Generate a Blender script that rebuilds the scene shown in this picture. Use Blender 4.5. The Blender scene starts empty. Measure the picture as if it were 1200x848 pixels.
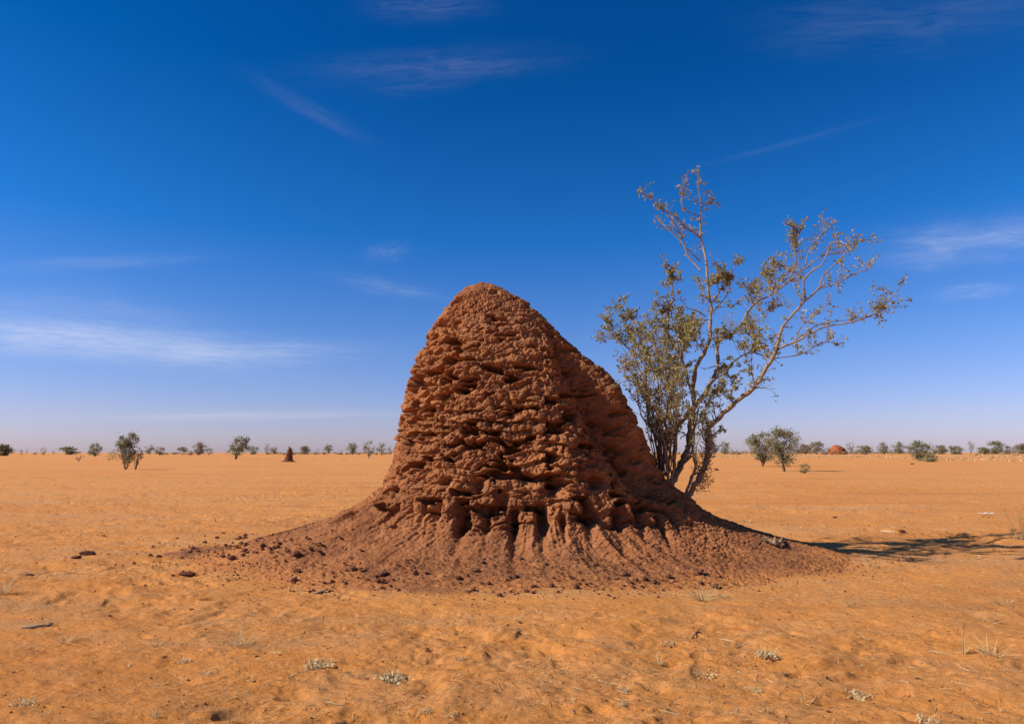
import bpy, math, random
import numpy as np
from mathutils import Vector

SC = bpy.context.scene
COL = SC.collection
rnd = random.Random(7)
R = math.radians

# ------------------------------------------------------------------ camera
CAM_H = 1.6
F = 800.0                      # focal length in photo pixels (photo is 1200 wide)
PITCH = math.atan(106 / F)
def ray(px, py):
    u = (px - 600) / F; v = (424 - py) / F
    return (u, math.cos(PITCH) - v * math.sin(PITCH), math.sin(PITCH) + v * math.cos(PITCH))
def at(px, py, Y):             # point of the place seen at that pixel, Y metres away
    d = ray(px, py); k = Y / d[1]
    return Vector((d[0] * k, Y, CAM_H + d[2] * k))
def on_ground(px, py):
    d = ray(px, py); k = -CAM_H / d[2]
    return Vector((d[0] * k, d[1] * k, 0))
cam = bpy.data.cameras.new('camera'); co = bpy.data.objects.new('camera', cam); COL.objects.link(co)
cam.sensor_width = 36; cam.lens = 24; cam.clip_start = 0.1; cam.clip_end = 30000
co.location = (0, 0, CAM_H); co.rotation_euler = (math.pi / 2 + PITCH, 0, 0)
SC.camera = co

# ------------------------------------------------------------------ noise
def _h(ix, iy, iz, seed):
    h = (ix.astype(np.uint32) * np.uint32(374761393)) ^ (iy.astype(np.uint32) * np.uint32(668265263)) \
        ^ (iz.astype(np.uint32) * np.uint32(2147483647 // 3 * 2 + 1)) ^ np.uint32(seed * 2654435761 & 0xffffffff)
    h = (h ^ (h >> np.uint32(13))) * np.uint32(1274126177)
    h = (h ^ (h >> np.uint32(16))) * np.uint32(2246822519)
    return h ^ (h >> np.uint32(15))
def _hf(ix, iy, iz, seed):
    return _h(ix, iy, iz, seed).astype(np.float32) * np.float32(1 / 4294967296.0)
def vnoise(x, y, z=None, seed=0):           # value noise, -1..1
    x = np.asarray(x, np.float32); y = np.asarray(y, np.float32)
    fx = np.floor(x); fy = np.floor(y); ix = fx.astype(np.int32); iy = fy.astype(np.int32)
    tx = x - fx; ty = y - fy
    tx = tx * tx * tx * (tx * (tx * 6 - 15) + 10); ty = ty * ty * ty * (ty * (ty * 6 - 15) + 10)
    def plane(iz):
        a = _hf(ix, iy, iz, seed); b = _hf(ix + 1, iy, iz, seed)
        c = _hf(ix, iy + 1, iz, seed); d = _hf(ix + 1, iy + 1, iz, seed)
        a = a + (b - a) * tx; c = c + (d - c) * tx
        return a + (c - a) * ty
    if z is None:
        return plane(np.zeros_like(ix)) * 2 - 1
    z = np.asarray(z, np.float32); fz = np.floor(z); iz = fz.astype(np.int32); tz = z - fz
    tz = tz * tz * tz * (tz * (tz * 6 - 15) + 10)
    a = plane(iz); b = plane(iz + 1)
    return (a + (b - a) * tz) * 2 - 1
def fbm(x, y, z=None, oct=4, seed=0, gain=.5):
    s = 0; a = 1; n = 0; f = 1.0
    for i in range(oct):
        s = s + a * vnoise(x * f + 17.3 * i, y * f - 9.1 * i, None if z is None else z * f + 5.7 * i, seed + i)
        n += a; a *= gain; f *= 2.03
    return s / n
def worley(x, y, z, seed=0):
    x = x.astype(np.float32); y = y.astype(np.float32); z = z.astype(np.float32)
    ix = np.floor(x).astype(np.int32); iy = np.floor(y).astype(np.int32); iz = np.floor(z).astype(np.int32)
    F1 = np.full(x.shape, 9, np.float32); F2 = F1.copy(); ID = np.zeros(x.shape, np.float32)
    for dx in (-1, 0, 1):
        for dy in (-1, 0, 1):
            for dz in (-1, 0, 1):
                jx, jy, jz = ix + dx, iy + dy, iz + dz
                h = _h(jx, jy, jz, seed)
                px = jx + (h & np.uint32(1023)).astype(np.float32) / 1023
                py = jy + ((h >> np.uint32(10)) & np.uint32(1023)).astype(np.float32) / 1023
                pz = jz + ((h >> np.uint32(20)) & np.uint32(1023)).astype(np.float32) / 1023
                d = np.sqrt((px - x) ** 2 + (py - y) ** 2 + (pz - z) ** 2)
                near = d < F1
                F2 = np.where(near, F1, np.minimum(F2, d))
                ID = np.where(near, (h >> np.uint32(3)).astype(np.float32) % 1000 / 1000, ID)
                F1 = np.where(near, d, F1)
    return F1, F2, ID
def sstep(a, b, x):
    t = np.clip((x - a) / (b - a), 0, 1); return t * t * (3 - 2 * t)

# ------------------------------------------------------------------ object helpers
def tag(o, label=None, cat=None, group=None, kind=None):
    if label: o['label'] = label
    if cat: o['category'] = cat
    if group: o['group'] = group
    if kind: o['kind'] = kind
    return o
def empty(name, loc=(0, 0, 0), rz=0):
    o = bpy.data.objects.new(name, None); COL.objects.link(o)
    o.location = loc; o.rotation_euler = (0, 0, rz); o.empty_display_size = .2; return o
def link(name, me, parent=None, loc=None):
    o = bpy.data.objects.new(name, me); COL.objects.link(o)
    if parent: o.parent = parent
    if loc is not None: o.location = loc
    return o
def np_mesh(name, V, quads=None, tris=None, mat=None, smooth=True):
    me = bpy.data.meshes.new(name)
    V = np.asarray(V, np.float32).reshape(-1, 3)
    me.vertices.add(len(V)); me.vertices.foreach_set('co', V.ravel())
    q = np.zeros((0, 4), np.int32) if quads is None else np.asarray(quads, np.int32).reshape(-1, 4)
    t = np.zeros((0, 3), np.int32) if tris is None else np.asarray(tris, np.int32).reshape(-1, 3)
    me.loops.add(q.size + t.size)
    me.loops.foreach_set('vertex_index', np.concatenate([q.ravel(), t.ravel()]).astype(np.int32))
    n = len(q) + len(t); me.polygons.add(n)
    st = np.concatenate([np.arange(len(q)) * 4, q.size + np.arange(len(t)) * 3]).astype(np.int32)
    me.polygons.foreach_set('loop_start', st)
    me.polygons.foreach_set('use_smooth', np.full(n, smooth, bool))
    me.update(calc_edges=True); me.validate()
    if mat: me.materials.append(mat)
    return me
def fattr(me, name, arr):
    a = me.attributes.new(name, 'FLOAT', 'POINT'); a.data.foreach_set('value', np.asarray(arr, np.float32).ravel())
class Tubes:
    """tapering branches collected into one mesh"""
    def __init__(s): s.V = []; s.Q = []; s.T = []; s.n = 0
    def add(s, pts, rad, sides=6, wob=0.0):
        pts = [Vector(p) for p in pts]
        if len(pts) < 2: return
        t = (pts[1] - pts[0]).normalized()
        a = Vector((0, 0, 1)) if abs(t.z) < .8 else Vector((1, 0, 0))
        u = t.cross(a).normalized()
        for i, p in enumerate(pts):
            if i == 0: t = pts[1] - pts[0]
            elif i == len(pts) - 1: t = pts[i] - pts[i - 1]
            else: t = pts[i + 1] - pts[i - 1]
            t.normalize(); u = (u - t * u.dot(t)).normalized(); v = t.cross(u)
            for k in range(sides):
                an = 2 * math.pi * k / sides
                r = rad[i] * (1 + (rnd.uniform(-wob, wob) if wob else 0))
                s.V.append(p + (u * math.cos(an) + v * math.sin(an)) * r)
            if i:
                b = s.n + (i - 1) * sides
                for k in range(sides):
                    k2 = (k + 1) % sides
                    s.Q.append((b + k, b + k2, b + sides + k2, b + sides + k))
        e = s.n + (len(pts) - 1) * sides
        for k in range(1, sides - 1): s.T.append((e, e + k, e + k + 1))
        s.n += len(pts) * sides
    def mesh(s, name, mat, origin=(0, 0, 0)):
        V = np.array([tuple(v) for v in s.V], np.float32).reshape(-1, 3) - np.array(origin, np.float32)
        return np_mesh(name, V, s.Q, s.T, mat)
def leaves_mesh(name, P, size, mat, aspect=.5, seed=0, origin=(0, 0, 0), up=.0, fold=.25, var=.35):
    """many small folded oval leaves, each with random facing"""
    g = np.random.default_rng(seed); P = np.asarray(P, np.float32).reshape(-1, 3) - np.array(origin, np.float32)
    n = len(P)
    D = g.normal(size=(n, 3)); D[:, 2] += up; D /= np.linalg.norm(D, axis=1)[:, None]
    W = np.cross(D, g.normal(size=(n, 3))); W /= np.linalg.norm(W, axis=1)[:, None] + 1e-9
    N = np.cross(D, W)
    L = (size * (1 + g.uniform(-var, var, n)))[:, None]
    A = P; E = P + D * L
    m1 = P + D * L * .3; m2 = P + D * L * .72
    w1 = W * L * aspect * .5; w2 = W * L * aspect * .42; f = N * L * fold * .3
    V = np.stack([A, m1 + w1 + f, m2 + w2 + f, E, m2 - w2 + f, m1 - w1 + f], 1).reshape(-1, 3)
    b = np.arange(n)[:, None] * 6
    Q = np.concatenate([b + np.array([0, 1, 2, 3]), b + np.array([0, 3, 4, 5])])
    me = np_mesh(name, V, Q, None, mat, smooth=False)
    fattr(me, 'tone', np.repeat(g.uniform(0, 1, n), 6))
    return me

# ------------------------------------------------------------------ materials
def new_mat(name):
    m = bpy.data.materials.new(name); m.use_nodes = True; nt = m.node_tree; nt.nodes.clear()
    out = nt.nodes.new('ShaderNodeOutputMaterial'); b = nt.nodes.new('ShaderNodeBsdfPrincipled')
    nt.links.new(b.outputs[0], out.inputs[0]); b.inputs['Specular IOR Level'].default_value = .15
    b.inputs['Roughness'].default_value = .95
    return m, nt, b
def tex_noise(nt, vec, scale, detail=4, rough=.55, dist=0):
    n = nt.nodes.new('ShaderNodeTexNoise'); n.inputs['Scale'].default_value = scale
    n.inputs['Detail'].default_value = detail; n.inputs['Roughness'].default_value = rough
    n.inputs['Distortion'].default_value = dist
    nt.links.new(vec, n.inputs['Vector']); return n.outputs['Fac']
def ramp(nt, fac, stops):
    r = nt.nodes.new('ShaderNodeValToRGB'); e = r.color_ramp.elements
    while len(e) < len(stops): e.new(.5)
    for k, (p, c) in enumerate(stops):
        e[k].position = p; e[k].color = (c, c, c, 1) if not hasattr(c, '__len__') else (*c, 1)
    nt.links.new(fac, r.inputs[0]); return r.outputs[0]
def mix(nt, fac, a, b, mode='MIX'):
    m = nt.nodes.new('ShaderNodeMix'); m.data_type = 'RGBA'; m.blend_type = mode
    for s, v in ((m.inputs[0], fac), (m.inputs[6], a), (m.inputs[7], b)):
        if hasattr(v, 'links'): nt.links.new(v, s)
        elif hasattr(v, '__len__'): s.default_value = (*v, 1)
        else: s.default_value = v
    return m.outputs[2]
def math_n(nt, op, a, b=None, c=None, clamp=False):
    m = nt.nodes.new('ShaderNodeMath'); m.operation = op; m.use_clamp = clamp
    for i, v in enumerate((a, b, c)):
        if v is None: continue
        if hasattr(v, 'links'): nt.links.new(v, m.inputs[i])
        else: m.inputs[i].default_value = v
    return m.outputs[0]
def bump(nt, h, strength, dist, bsdf=None, prev=None):
    b = nt.nodes.new('ShaderNodeBump'); b.inputs['Strength'].default_value = strength
    b.inputs['Distance'].default_value = dist; nt.links.new(h, b.inputs['Height'])
    if prev: nt.links.new(prev, b.inputs['Normal'])
    if bsdf: nt.links.new(b.outputs[0], bsdf.inputs['Normal'])
    return b.outputs[0]
def texco(nt, out='Object'):
    return nt.nodes.new('ShaderNodeTexCoord').outputs[out]
def scaled(nt, vec, s):
    m = nt.nodes.new('ShaderNodeMapping'); m.inputs['Scale'].default_value = s
    nt.links.new(vec, m.inputs['Vector']); return m.outputs[0]
def attr(nt, name):
    a = nt.nodes.new('ShaderNodeAttribute'); a.attribute_name = name; return a.outputs['Fac']

SAND_A = (.72, .262, .056); SAND_B = (.75, .315, .085); SAND_C = (.43, .180, .065)
CLAY_A = (.37, .137, .048); CLAY_B = (.23, .084, .033); CLAY_C = (.52, .220, .080)

def mat_ground():
    m, nt, b = new_mat('orange_sand'); v = texco(nt)
    big = tex_noise(nt, scaled(nt, v, (.05, .09, 1)), 1, 5, .6, .3)
    mid = tex_noise(nt, scaled(nt, v, (1.0, 1.6, 1)), 1.2, 6, .62, .4)
    fin = tex_noise(nt, v, 22, 5, .7); spk = tex_noise(nt, v, 5.5, 3, .75)
    c = mix(nt, ramp(nt, big, [(.36, 0), (.66, 1)]), SAND_A, SAND_B)
    c = mix(nt, math_n(nt, 'MULTIPLY', ramp(nt, mid, [(.46, 0), (.68, 1)]), .7), c, (.58, .280, .110))
    wide = tex_noise(nt, scaled(nt, v, (.10, .55, 1)), 1, 5, .65, .6)
    c = mix(nt, math_n(nt, 'MULTIPLY', ramp(nt, wide, [(.50, 0), (.64, 1)]), .45), c, (.60, .33, .16))
    c = mix(nt, math_n(nt, 'MULTIPLY', ramp(nt, wide, [(.34, 1), (.46, 0)]), .40), c, (.42, .165, .06))
    c = mix(nt, math_n(nt, 'MULTIPLY', ramp(nt, mid, [(.26, 1), (.45, 0)]), .28), c, SAND_C)
    c = mix(nt, math_n(nt, 'MULTIPLY', ramp(nt, fin, [(.30, 1), (.52, 0)]), .30), c, (.30, .125, .05))
    c = mix(nt, math_n(nt, 'MULTIPLY', ramp(nt, fin, [(.60, 0), (.78, 1)]), .4), c, (.66, .36, .16))
    grn = tex_noise(nt, v, 130, 2, .8)
    c = mix(nt, math_n(nt, 'MULTIPLY', ramp(nt, grn, [(.30, 1), (.48, 0)]), .28), c, (.34, .14, .05))
    c = mix(nt, math_n(nt, 'MULTIPLY', ramp(nt, grn, [(.56, 0), (.70, 1)]), .35), c, (.78, .44, .20))
    c = mix(nt, math_n(nt, 'MULTIPLY', ramp(nt, spk, [(.64, 0), (.72, 1)]), .5), c, (.74, .44, .20))
    c = mix(nt, math_n(nt, 'MULTIPLY', ramp(nt, spk, [(.27, 1), (.34, 0)]), .45), c, (.32, .14, .06))
    # redder, darker earth washed off the mound
    cl = tex_noise(nt, v, 2.6, 7, .68)
    k = math_n(nt, 'ADD', attr(nt, 'clay'), math_n(nt, 'MULTIPLY_ADD', cl, .9, -.45))
    k = ramp(nt, k, [(.28, 0), (.72, 1)])
    c = mix(nt, math_n(nt, 'MULTIPLY', k, .92), c, mix(nt, fin, (.30, .120, .052), (.43, .172, .070)))
    nt.links.new(c, b.inputs['Base Color'])
    n1 = bump(nt, tex_noise(nt, scaled(nt, v, (1, 1.35, 1)), 14, 7, .70, .3), .9, .05)
    bump(nt, tex_noise(nt, v, 90, 4, .75), .8, .010, b, n1)
    return m
def mat_mound():
    m, nt, b = new_mat('termite_clay'); v = texco(nt)
    a = tex_noise(nt, v, 1.1, 5, .6, .5); c1 = tex_noise(nt, v, 7, 6, .65, .3); f = tex_noise(nt, v, 45, 5, .7)
    c = mix(nt, ramp(nt, a, [(.36, 0), (.64, 1)]), CLAY_B, CLAY_A)
    c = mix(nt, math_n(nt, 'MULTIPLY', ramp(nt, c1, [(.50, 0), (.70, 1)]), .55), c, CLAY_C)
    c = mix(nt, math_n(nt, 'MULTIPLY', ramp(nt, c1, [(.30, 1), (.46, 0)]), .6), c, (.16, .060, .034))
    c = mix(nt, math_n(nt, 'MULTIPLY', ramp(nt, f, [(.34, 1), (.50, 0)]), .45), c, (.13, .055, .035))
    c = mix(nt, math_n(nt, 'MULTIPLY', ramp(nt, f, [(.58, 0), (.74, 1)]), .35), c, (.46, .20, .085))
    st_ = tex_noise(nt, scaled(nt, v, (1, 1, .55)), 2.6, 6, .7, .8)
    c = mix(nt, math_n(nt, 'MULTIPLY', ramp(nt, st_, [(.55, 0), (.63, 1)]), .45), c, (.17, .075, .042))
    c = mix(nt, math_n(nt, 'MULTIPLY', ramp(nt, st_, [(.34, 1), (.42, 0)]), .40), c, (.58, .26, .11))
    # wind-blown sand caught on the wide upper crust and the apron
    c = mix(nt, math_n(nt, 'MULTIPLY', attr(nt, 'dust'), .55), c, (.35, .145, .065))
    k = math_n(nt, 'ADD', attr(nt, 'rim'), math_n(nt, 'MULTIPLY_ADD', tex_noise(nt, v, 5, 5, .65), .9, -.45))
    c = mix(nt, math_n(nt, 'MULTIPLY', ramp(nt, k, [(.42, 0), (.86, 1)]), .80), c, (.50, .195, .062))
    nt.links.new(c, b.inputs['Base Color'])
    n1 = bump(nt, tex_noise(nt, v, 26, 6, .7), .65, .025)
    bump(nt, tex_noise(nt, v, 110, 3, .7), .6, .008, b, n1)
    return m
def mat_simple(name, c1, c2, scale=12, rough=.95, bmp=.4, dist=.01, c3=None):
    m, nt, b = new_mat(name); v = texco(nt)
    n = tex_noise(nt, v, scale, 5, .65)
    c = mix(nt, ramp(nt, n, [(.35, 0), (.65, 1)]), c1, c2)
    if c3: c = mix(nt, ramp(nt, tex_noise(nt, v, scale * 3.1, 4, .6), [(.55, 0), (.68, 1)]), c, c3)
    nt.links.new(c, b.inputs['Base Color']); b.inputs['Roughness'].default_value = rough
    bump(nt, tex_noise(nt, v, scale * 4, 4, .7), bmp, dist, b)
    return m
def mat_leaf(name, c1, c2, c3, trans=.25):
    m, nt, b = new_mat(name)
    t = attr(nt, 'tone')
    c = ramp(nt, t, [(0, c1), (.55, c2), (.93, c3)])
    nt.links.new(c, b.inputs['Base Color']); b.inputs['Roughness'].default_value = .6
    b.inputs['Specular IOR Level'].default_value = .3
    tr = nt.nodes.new('ShaderNodeBsdfTranslucent'); nt.links.new(c, tr.inputs[0])
    mx = nt.nodes.new('ShaderNodeMixShader'); mx.inputs[0].default_value = trans
    out = [n for n in nt.nodes if n.type == 'OUTPUT_MATERIAL'][0]
    nt.links.new(b.outputs[0], mx.inputs[1]); nt.links.new(tr.outputs[0], mx.inputs[2]); nt.links.new(mx.outputs[0], out.inputs[0])
    return m
M_GROUND = mat_ground(); M_MOUND = mat_mound()
M_CLOD = mat_simple('dark_clay_clod', (.12, .050, .032), (.20, .075, .040), 9)
M_CLOD2 = mat_simple('orange_clay_clod', (.30, .12, .055), (.40, .17, .075), 9)
M_BARK = mat_simple('pale_bark', (.22, .145, .085), (.40, .275, .165), 14, .85, .6, .01, (.16, .09, .05))
M_TWIG = mat_simple('twig_bark', (.22, .135, .080), (.34, .225, .135), 14, .85, .3, .004)
M_OLDWOOD = mat_simple('dead_wood', (.42, .29, .16), (.60, .45, .27), 30, .9, .4, .004, (.20, .13, .08))
M_DARKWOOD = mat_simple('dark_shrub_wood', (.12, .09, .06), (.20, .15, .10), 10)
M_LEAF = mat_leaf('olive_leaf', (.17, .165, .05), (.36, .325, .125), (.58, .42, .20), .4)
M_SHRUB = mat_leaf('acacia_leaf', (.17, .17, .070), (.26, .25, .120), (.38, .33, .18), .4)
M_SHRUB_P = mat_leaf('pale_shrub_leaf', (.19, .18, .090), (.29, .26, .140), (.38, .31, .18), .35)
M_SHRUB_B = mat_leaf('brown_shrub_leaf', (.20, .155, .09), (.28, .22, .13), (.36, .26, .15), .35)
M_STRAW = mat_leaf('straw', (.50, .31, .12), (.64, .44, .20), (.76, .60, .34), .35)
M_HUSK = mat_leaf('bleached_leaf', (.66, .44, .18), (.80, .62, .34), (.86, .76, .52), .4)
M_WHITE = mat_simple('white_plastic', (.78, .80, .84), (.85, .86, .88), 20, .5, .3, .004)

# ------------------------------------------------------------------ ground
MX, MY = .25, 11.3             # middle of the mound's foot
def clay_mask(x, y):
    dx = x - MX; dy = y - MY
    rx = np.where(dx < 0, 4.9, 4.95); ry = np.where(dy < 0, 3.25, 3.6)
    d = np.sqrt((dx / rx) ** 2 + (dy / ry) ** 2)
    m = 1 - sstep(.72, 1.16, d + .14 * fbm(x * .8, y * .8, oct=3, seed=91))
    # the rubble-strewn tongue on the left
    q = np.sqrt(((x + 3.95) / 1.85) ** 2 + ((y - 11.35) / .95) ** 2)
    return np.maximum(m, (1 - sstep(.55, 1.15, q + .25 * fbm(x * 1.3, y * 1.3, oct=3, seed=93))))
def ground_h(x, y):
    r = np.sqrt(x * x + y * y)
    fade = 1 / (1 + (r / 40) ** 2)
    h = .10 * fbm(x * .11, y * .15, oct=3, seed=1) * sstep(2, 16, r)
    h = h + .040 * fbm(x * .55 + .4 * y, y * .8, oct=3, seed=5) * fade
    wx = x + .25 * fbm(x * .8, y * .8, oct=2, seed=8); wy = y + .25 * fbm(x * .8 + 9, y * .8, oct=2, seed=9)
    tr = sstep(-.25, .35, fbm(x * .35, y * .35, oct=2, seed=14))        # trampled here, smooth there
    hm = fbm(wx * 2.4 + wy * .6, wy * 3.4 - wx * .5, oct=4, seed=11, gain=.55)
    h = h + (.016 + .036 * tr) * hm * fade + .036 * fbm(wx * 1.1 + wy * .4, wy * 1.7, oct=2, seed=17) * fade
    p = fbm(wx * 3.3, wy * 4.2, oct=2, seed=21)
    h = h - .034 * sstep(.16, .66, p) * (.3 + .7 * tr) * fade               # old hoof and foot prints
    h = h + .009 * fbm(x * 9 + y * 4, y * 13, oct=3, seed=31, gain=.6) * fade
    c = clay_mask(x, y)
    h = h * (1 - .55 * c) + .012 * c * fbm(x * 4, y * 4, oct=4, seed=41, gain=.6)
    # the far plain lifts very slightly to the right
    return h + sstep(60, 400, r) * sstep(-50, 300, x) * .35
def build_ground():
    az_f = np.linspace(R(-46), R(46), 1300)
    az_b = np.linspace(R(46), R(314), 90)[1:-1]
    az = np.concatenate([az_f, az_b])
    r1 = np.linspace(.4, 3.2, 22)[:-1]
    inv = np.linspace(1 / 3.2, 1 / 90., 760); r2 = 1 / inv
    r3 = np.geomspace(92, 9000, 60)
    r = np.concatenate([r1, r2, r3])
    A, RR = np.meshgrid(az, r)
    X = (np.sin(A) * RR); Y = (np.cos(A) * RR)
    Z = ground_h(X, Y)
    V = np.stack([X, Y, Z], -1).reshape(-1, 3)
    nr, na = X.shape
    i = np.arange(nr - 1)[:, None]; j = np.arange(na)[None]; j2 = (j + 1) % na
    Q = np.stack([i * na + j, i * na + j2, (i + 1) * na + j2, (i + 1) * na + j], -1).reshape(-1, 4)[:, ::-1]
    V = np.concatenate([V, [[0, 0, 0]]]); c = len(V) - 1
    jj = np.arange(na); T = np.stack([jj, (jj + 1) % na, np.full(na, c)], -1)[:, ::-1]
    me = np_mesh('ground', V, Q, T, M_GROUND)
    cm = clay_mask(X, Y).ravel(); fattr(me, 'clay', np.concatenate([cm, [0]]))
    # make sure the sheet faces up
    if me.polygons[1000].normal.z < 0: me.flip_normals()
    return tag(link('ground', me), kind='structure')
build_ground()

# ------------------------------------------------------------------ the big termite mound
def contour(pts):
    a = np.array([[at(px, py, MY).z, at(px, py, MY).x] for px, py in pts]); a = a[np.argsort(a[:, 0])]
    return a
LC = contour([(562, 330), (548, 334), (531, 348), (507, 383), (491, 420), (483, 450), (475, 490), (467, 520), (459, 548), (444, 572),
              (423, 588), (393, 604), (352, 618), (300, 632), (262, 644), (215, 652)])
RC = contour([(563, 330), (577, 332), (591, 338), (619, 354), (652, 386), (686, 416), (711, 433), (727, 457), (741, 482), (755, 507), (770, 540),
              (786, 566), (808, 582), (828, 598), (850, 609), (882, 620), (918, 630), (965, 641), (1000, 652)])
FC = np.array([(-.06, 3.35), (.0, 3.0), (.06, 2.7), (.13, 2.45), (.22, 2.2), (.34, 2.0), (.46, 1.86), (.60, 1.74), (.8, 1.68), (1, 1.63), (1.5, 1.52), (2, 1.4), (2.5, 1.25),
               (3, 1.06), (3.5, .83), (3.9, .58), (4.2, .36), (4.36, .2), (4.45, .0)])
BC = np.array([(-.06, 3.9), (.0, 3.4), (.1, 2.9), (.3, 2.4), (.6, 2.05), (1, 1.9), (1.5, 1.75), (2, 1.6), (2.5, 1.4),
               (3, 1.15), (3.5, .85), (4, .5), (4.3, .25), (4.45, .0)])
ZT = min(LC[-1, 0], RC[-1, 0]) ; FC[-1, 0] = ZT; BC[-1, 0] = ZT
def smooth_tab(tab, z):
    acc = 0
    for k, w in ((-.045, .25), (0, .5), (.045, .25)):
        acc = acc + w * np.interp(np.clip(z + k * sstep(0, .4, ZT - z), -.06, ZT), tab[:, 0], tab[:, 1])
    return acc
MH = {}
def build_mound():
    zz = ZT - (ZT + .05) * np.linspace(1, 0, 4000) ** 1.6
    xl = smooth_tab(LC, zz); xr = smooth_tab(RC, zz)
    hw = (xr - xl) / 2; ax = (xr + xl) / 2
    rf = smooth_tab(FC, zz); rb = smooth_tab(BC, zz)
    s = np.concatenate([[0], np.cumsum(np.hypot(np.diff(zz), np.diff((hw + rf) / 2)))])
    NR = 880
    ss = np.linspace(0, s[-1], NR)
    g = lambda a: np.interp(ss, s, a)
    z, hw, ax, rf, rb = g(zz), g(hw), g(ax), g(rf), g(rb)
    ph_f = np.linspace(R(-200), R(20), 1150); ph_b = np.linspace(R(20), R(160), 260)[1:-1]
    ph = np.concatenate([ph_f, ph_b]); NC = len(ph)
    c, sn = np.cos(ph)[None], np.sin(ph)[None]
    X = ax[:, None] + hw[:, None] * c
    Y = MY + np.where(sn < 0, rf[:, None], rb[:, None]) * sn
    Z = np.repeat(z[:, None], NC, 1)
    def normals(X, Y, Z):
        P = np.stack([X, Y, Z], -1)
        du = np.roll(P, -1, 1) - np.roll(P, 1, 1)
        dv = np.gradient(P, axis=0)
        n = np.cross(du, dv); n /= np.linalg.norm(n, axis=2)[..., None] + 1e-12
        return n
    N = normals(X, Y, Z)
    x, y, zf = X.astype(np.float32), Y.astype(np.float32), Z.astype(np.float32)
    wall = sstep(.42, .85, zf)                       # steep part against the apron
    top = sstep(3.35, 4.1, zf + .15 * fbm(x * 2, y * 2, zf * 2, 2, 3))
    # --- large shape: lean valleys and buttresses
    big = .13 * fbm(x * .85, y * .85, zf * .7, 3, 51) * wall
    def axis_gauss(px_, py_, depth_y, wx, wz, amp, tilt=0.0, far_=(-.1, -.75)):
        p = at(px_, py_, depth_y); dx = x - p.x; dz = zf - p.z
        dx = dx - tilt * dz
        return amp * np.exp(-(dx / wx) ** 2 - (dz / wz) ** 2) * sstep(far_[0], far_[1], y - MY)
    big = big + axis_gauss(672, 425, 10.3, .18, .60, -.27, -.45, (-.3, -.9))        # shaded valley below the shoulder
    big = big + axis_gauss(712, 500, 10.2, .27, .55, -.50, -.40)
    big = big + axis_gauss(752, 548, 10.4, .30, .42, -.40, -.35)
    big = big + axis_gauss(722, 452, 10.8, .22, .40, .16, -.35, (-.25, -.7))
    big = big + axis_gauss(752, 512, 10.9, .18, .30, .12, -.35, (-.25, -.7))          # lit rib right of it
    big = big + axis_gauss(655, 520, 9.9, .30, .5, .10, -.3)
    big = big + axis_gauss(560, 470, 9.9, .5, .9, .06)
    # --- crust of knobs and pits
    wa = fbm(x * 3, y * 3, zf * 3, 2, 61) * .10; wb = fbm(x * 3 + 7, y * 3, zf * 3, 2, 62) * .10
    wx_, wy_, wz_ = x + wa, y + wb, zf + .7 * wa
    a1, a2, i1 = worley(wx_ / .29, wy_ / .29, wz_ / .150, 71)
    b1, b2, i2 = worley(wx_ / .105 + 3, wy_ / .105, wz_ / .080, 72)
    c1, c2, i3 = worley((x + .4 * wa) / .052, (y + .4 * wb) / .052, (zf + .4 * wa) / .040, 73)
    pil1 = 1 - np.exp(-(a2 - a1) * 3.6); pil2 = 1 - np.exp(-(b2 - b1) * 3.4); pil3 = 1 - np.exp(-(c2 - c1) * 3.0)
    h1 = .050 * (pil1 - .55) + .10 * (.52 - 1.3 * a1 * a1) + .10 * (i1 - .5) * pil1
    h2 = .022 * (pil2 - .55) + .056 * (.52 - 1.3 * b1 * b1) + .060 * (i2 - .5) * pil2
    h3 = .016 * (pil3 - .5) + .010 * (.5 - 1.3 * c1 * c1) + .022 * (i3 - .5) * pil3
    # ledges: strata that run round the flank, sharp underneath
    st = zf / .150 + 1.3 * fbm(x * .8, y * .8, zf * 1.2, 3, 81) + .35 * fbm(x * 4, y * 4, zf * 2, 2, 82)
    fr = st - np.floor(st); saw = np.where(fr < .22, fr / .22, 1 - ((fr - .22) / .78) ** .8)
    led = .095 * (saw - .45) * sstep(-.15, .35, fbm(x * 1.6, y * 1.6, zf * 3, 2, 83)) * sstep(.8, 1.3, zf) * (1 - sstep(3.0, 3.7, zf))
    pn = fbm(wx_ * 3.4, wy_ * 3.4, wz_ * 8.5, 3, 85)
    pit = -.32 * sstep(.14, .42, pn) * wall * (1 - .6 * top)
    fine = .034 * fbm(x * 20, y * 20, zf * 26, 4, 87, .65)
    tz = 1 - .62 * top
    # top crust: patches of smooth plaster between rough places
    plaster = sstep(.02, .30, fbm(x * 1.7, y * 1.7, zf * 1.7, 3, 89)) * sstep(2.9, 3.7, zf)
    def patch(px_, py_, Y_, wx, wz, tilt=0.):
        p = at(px_, py_, Y_); dx = x - p.x - tilt * (zf - p.z); dz = zf - p.z
        return np.exp(-((dx / wx) ** 2 + (dz / wz) ** 2) ** 1.5) * sstep(.6, .1, y - MY)
    mott = sstep(-.35, .15, fbm(x * 2.2, y * 2.2, zf * 2.2, 3, 90))
    plaster = np.maximum(plaster, mott * np.maximum(np.maximum(patch(615, 385, 10.8, .36, .50, -.6), patch(722, 452, 10.9, .34, .50, -.5)), patch(770, 530, 10.8, .32, .45, -.4)))
    flank = sstep(.9, 1.7, x + .45 * (zf - 1.5)) * sstep(-1.1, -.2, y - MY)
    rough = wall * tz * (1 - .55 * plaster) * (1 - .40 * flank)
    vary = .50 + .70 * sstep(-.30, .30, fbm(x * 1.5, y * 1.5, zf * 1.9, 3, 141))
    rough = rough * vary
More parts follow.
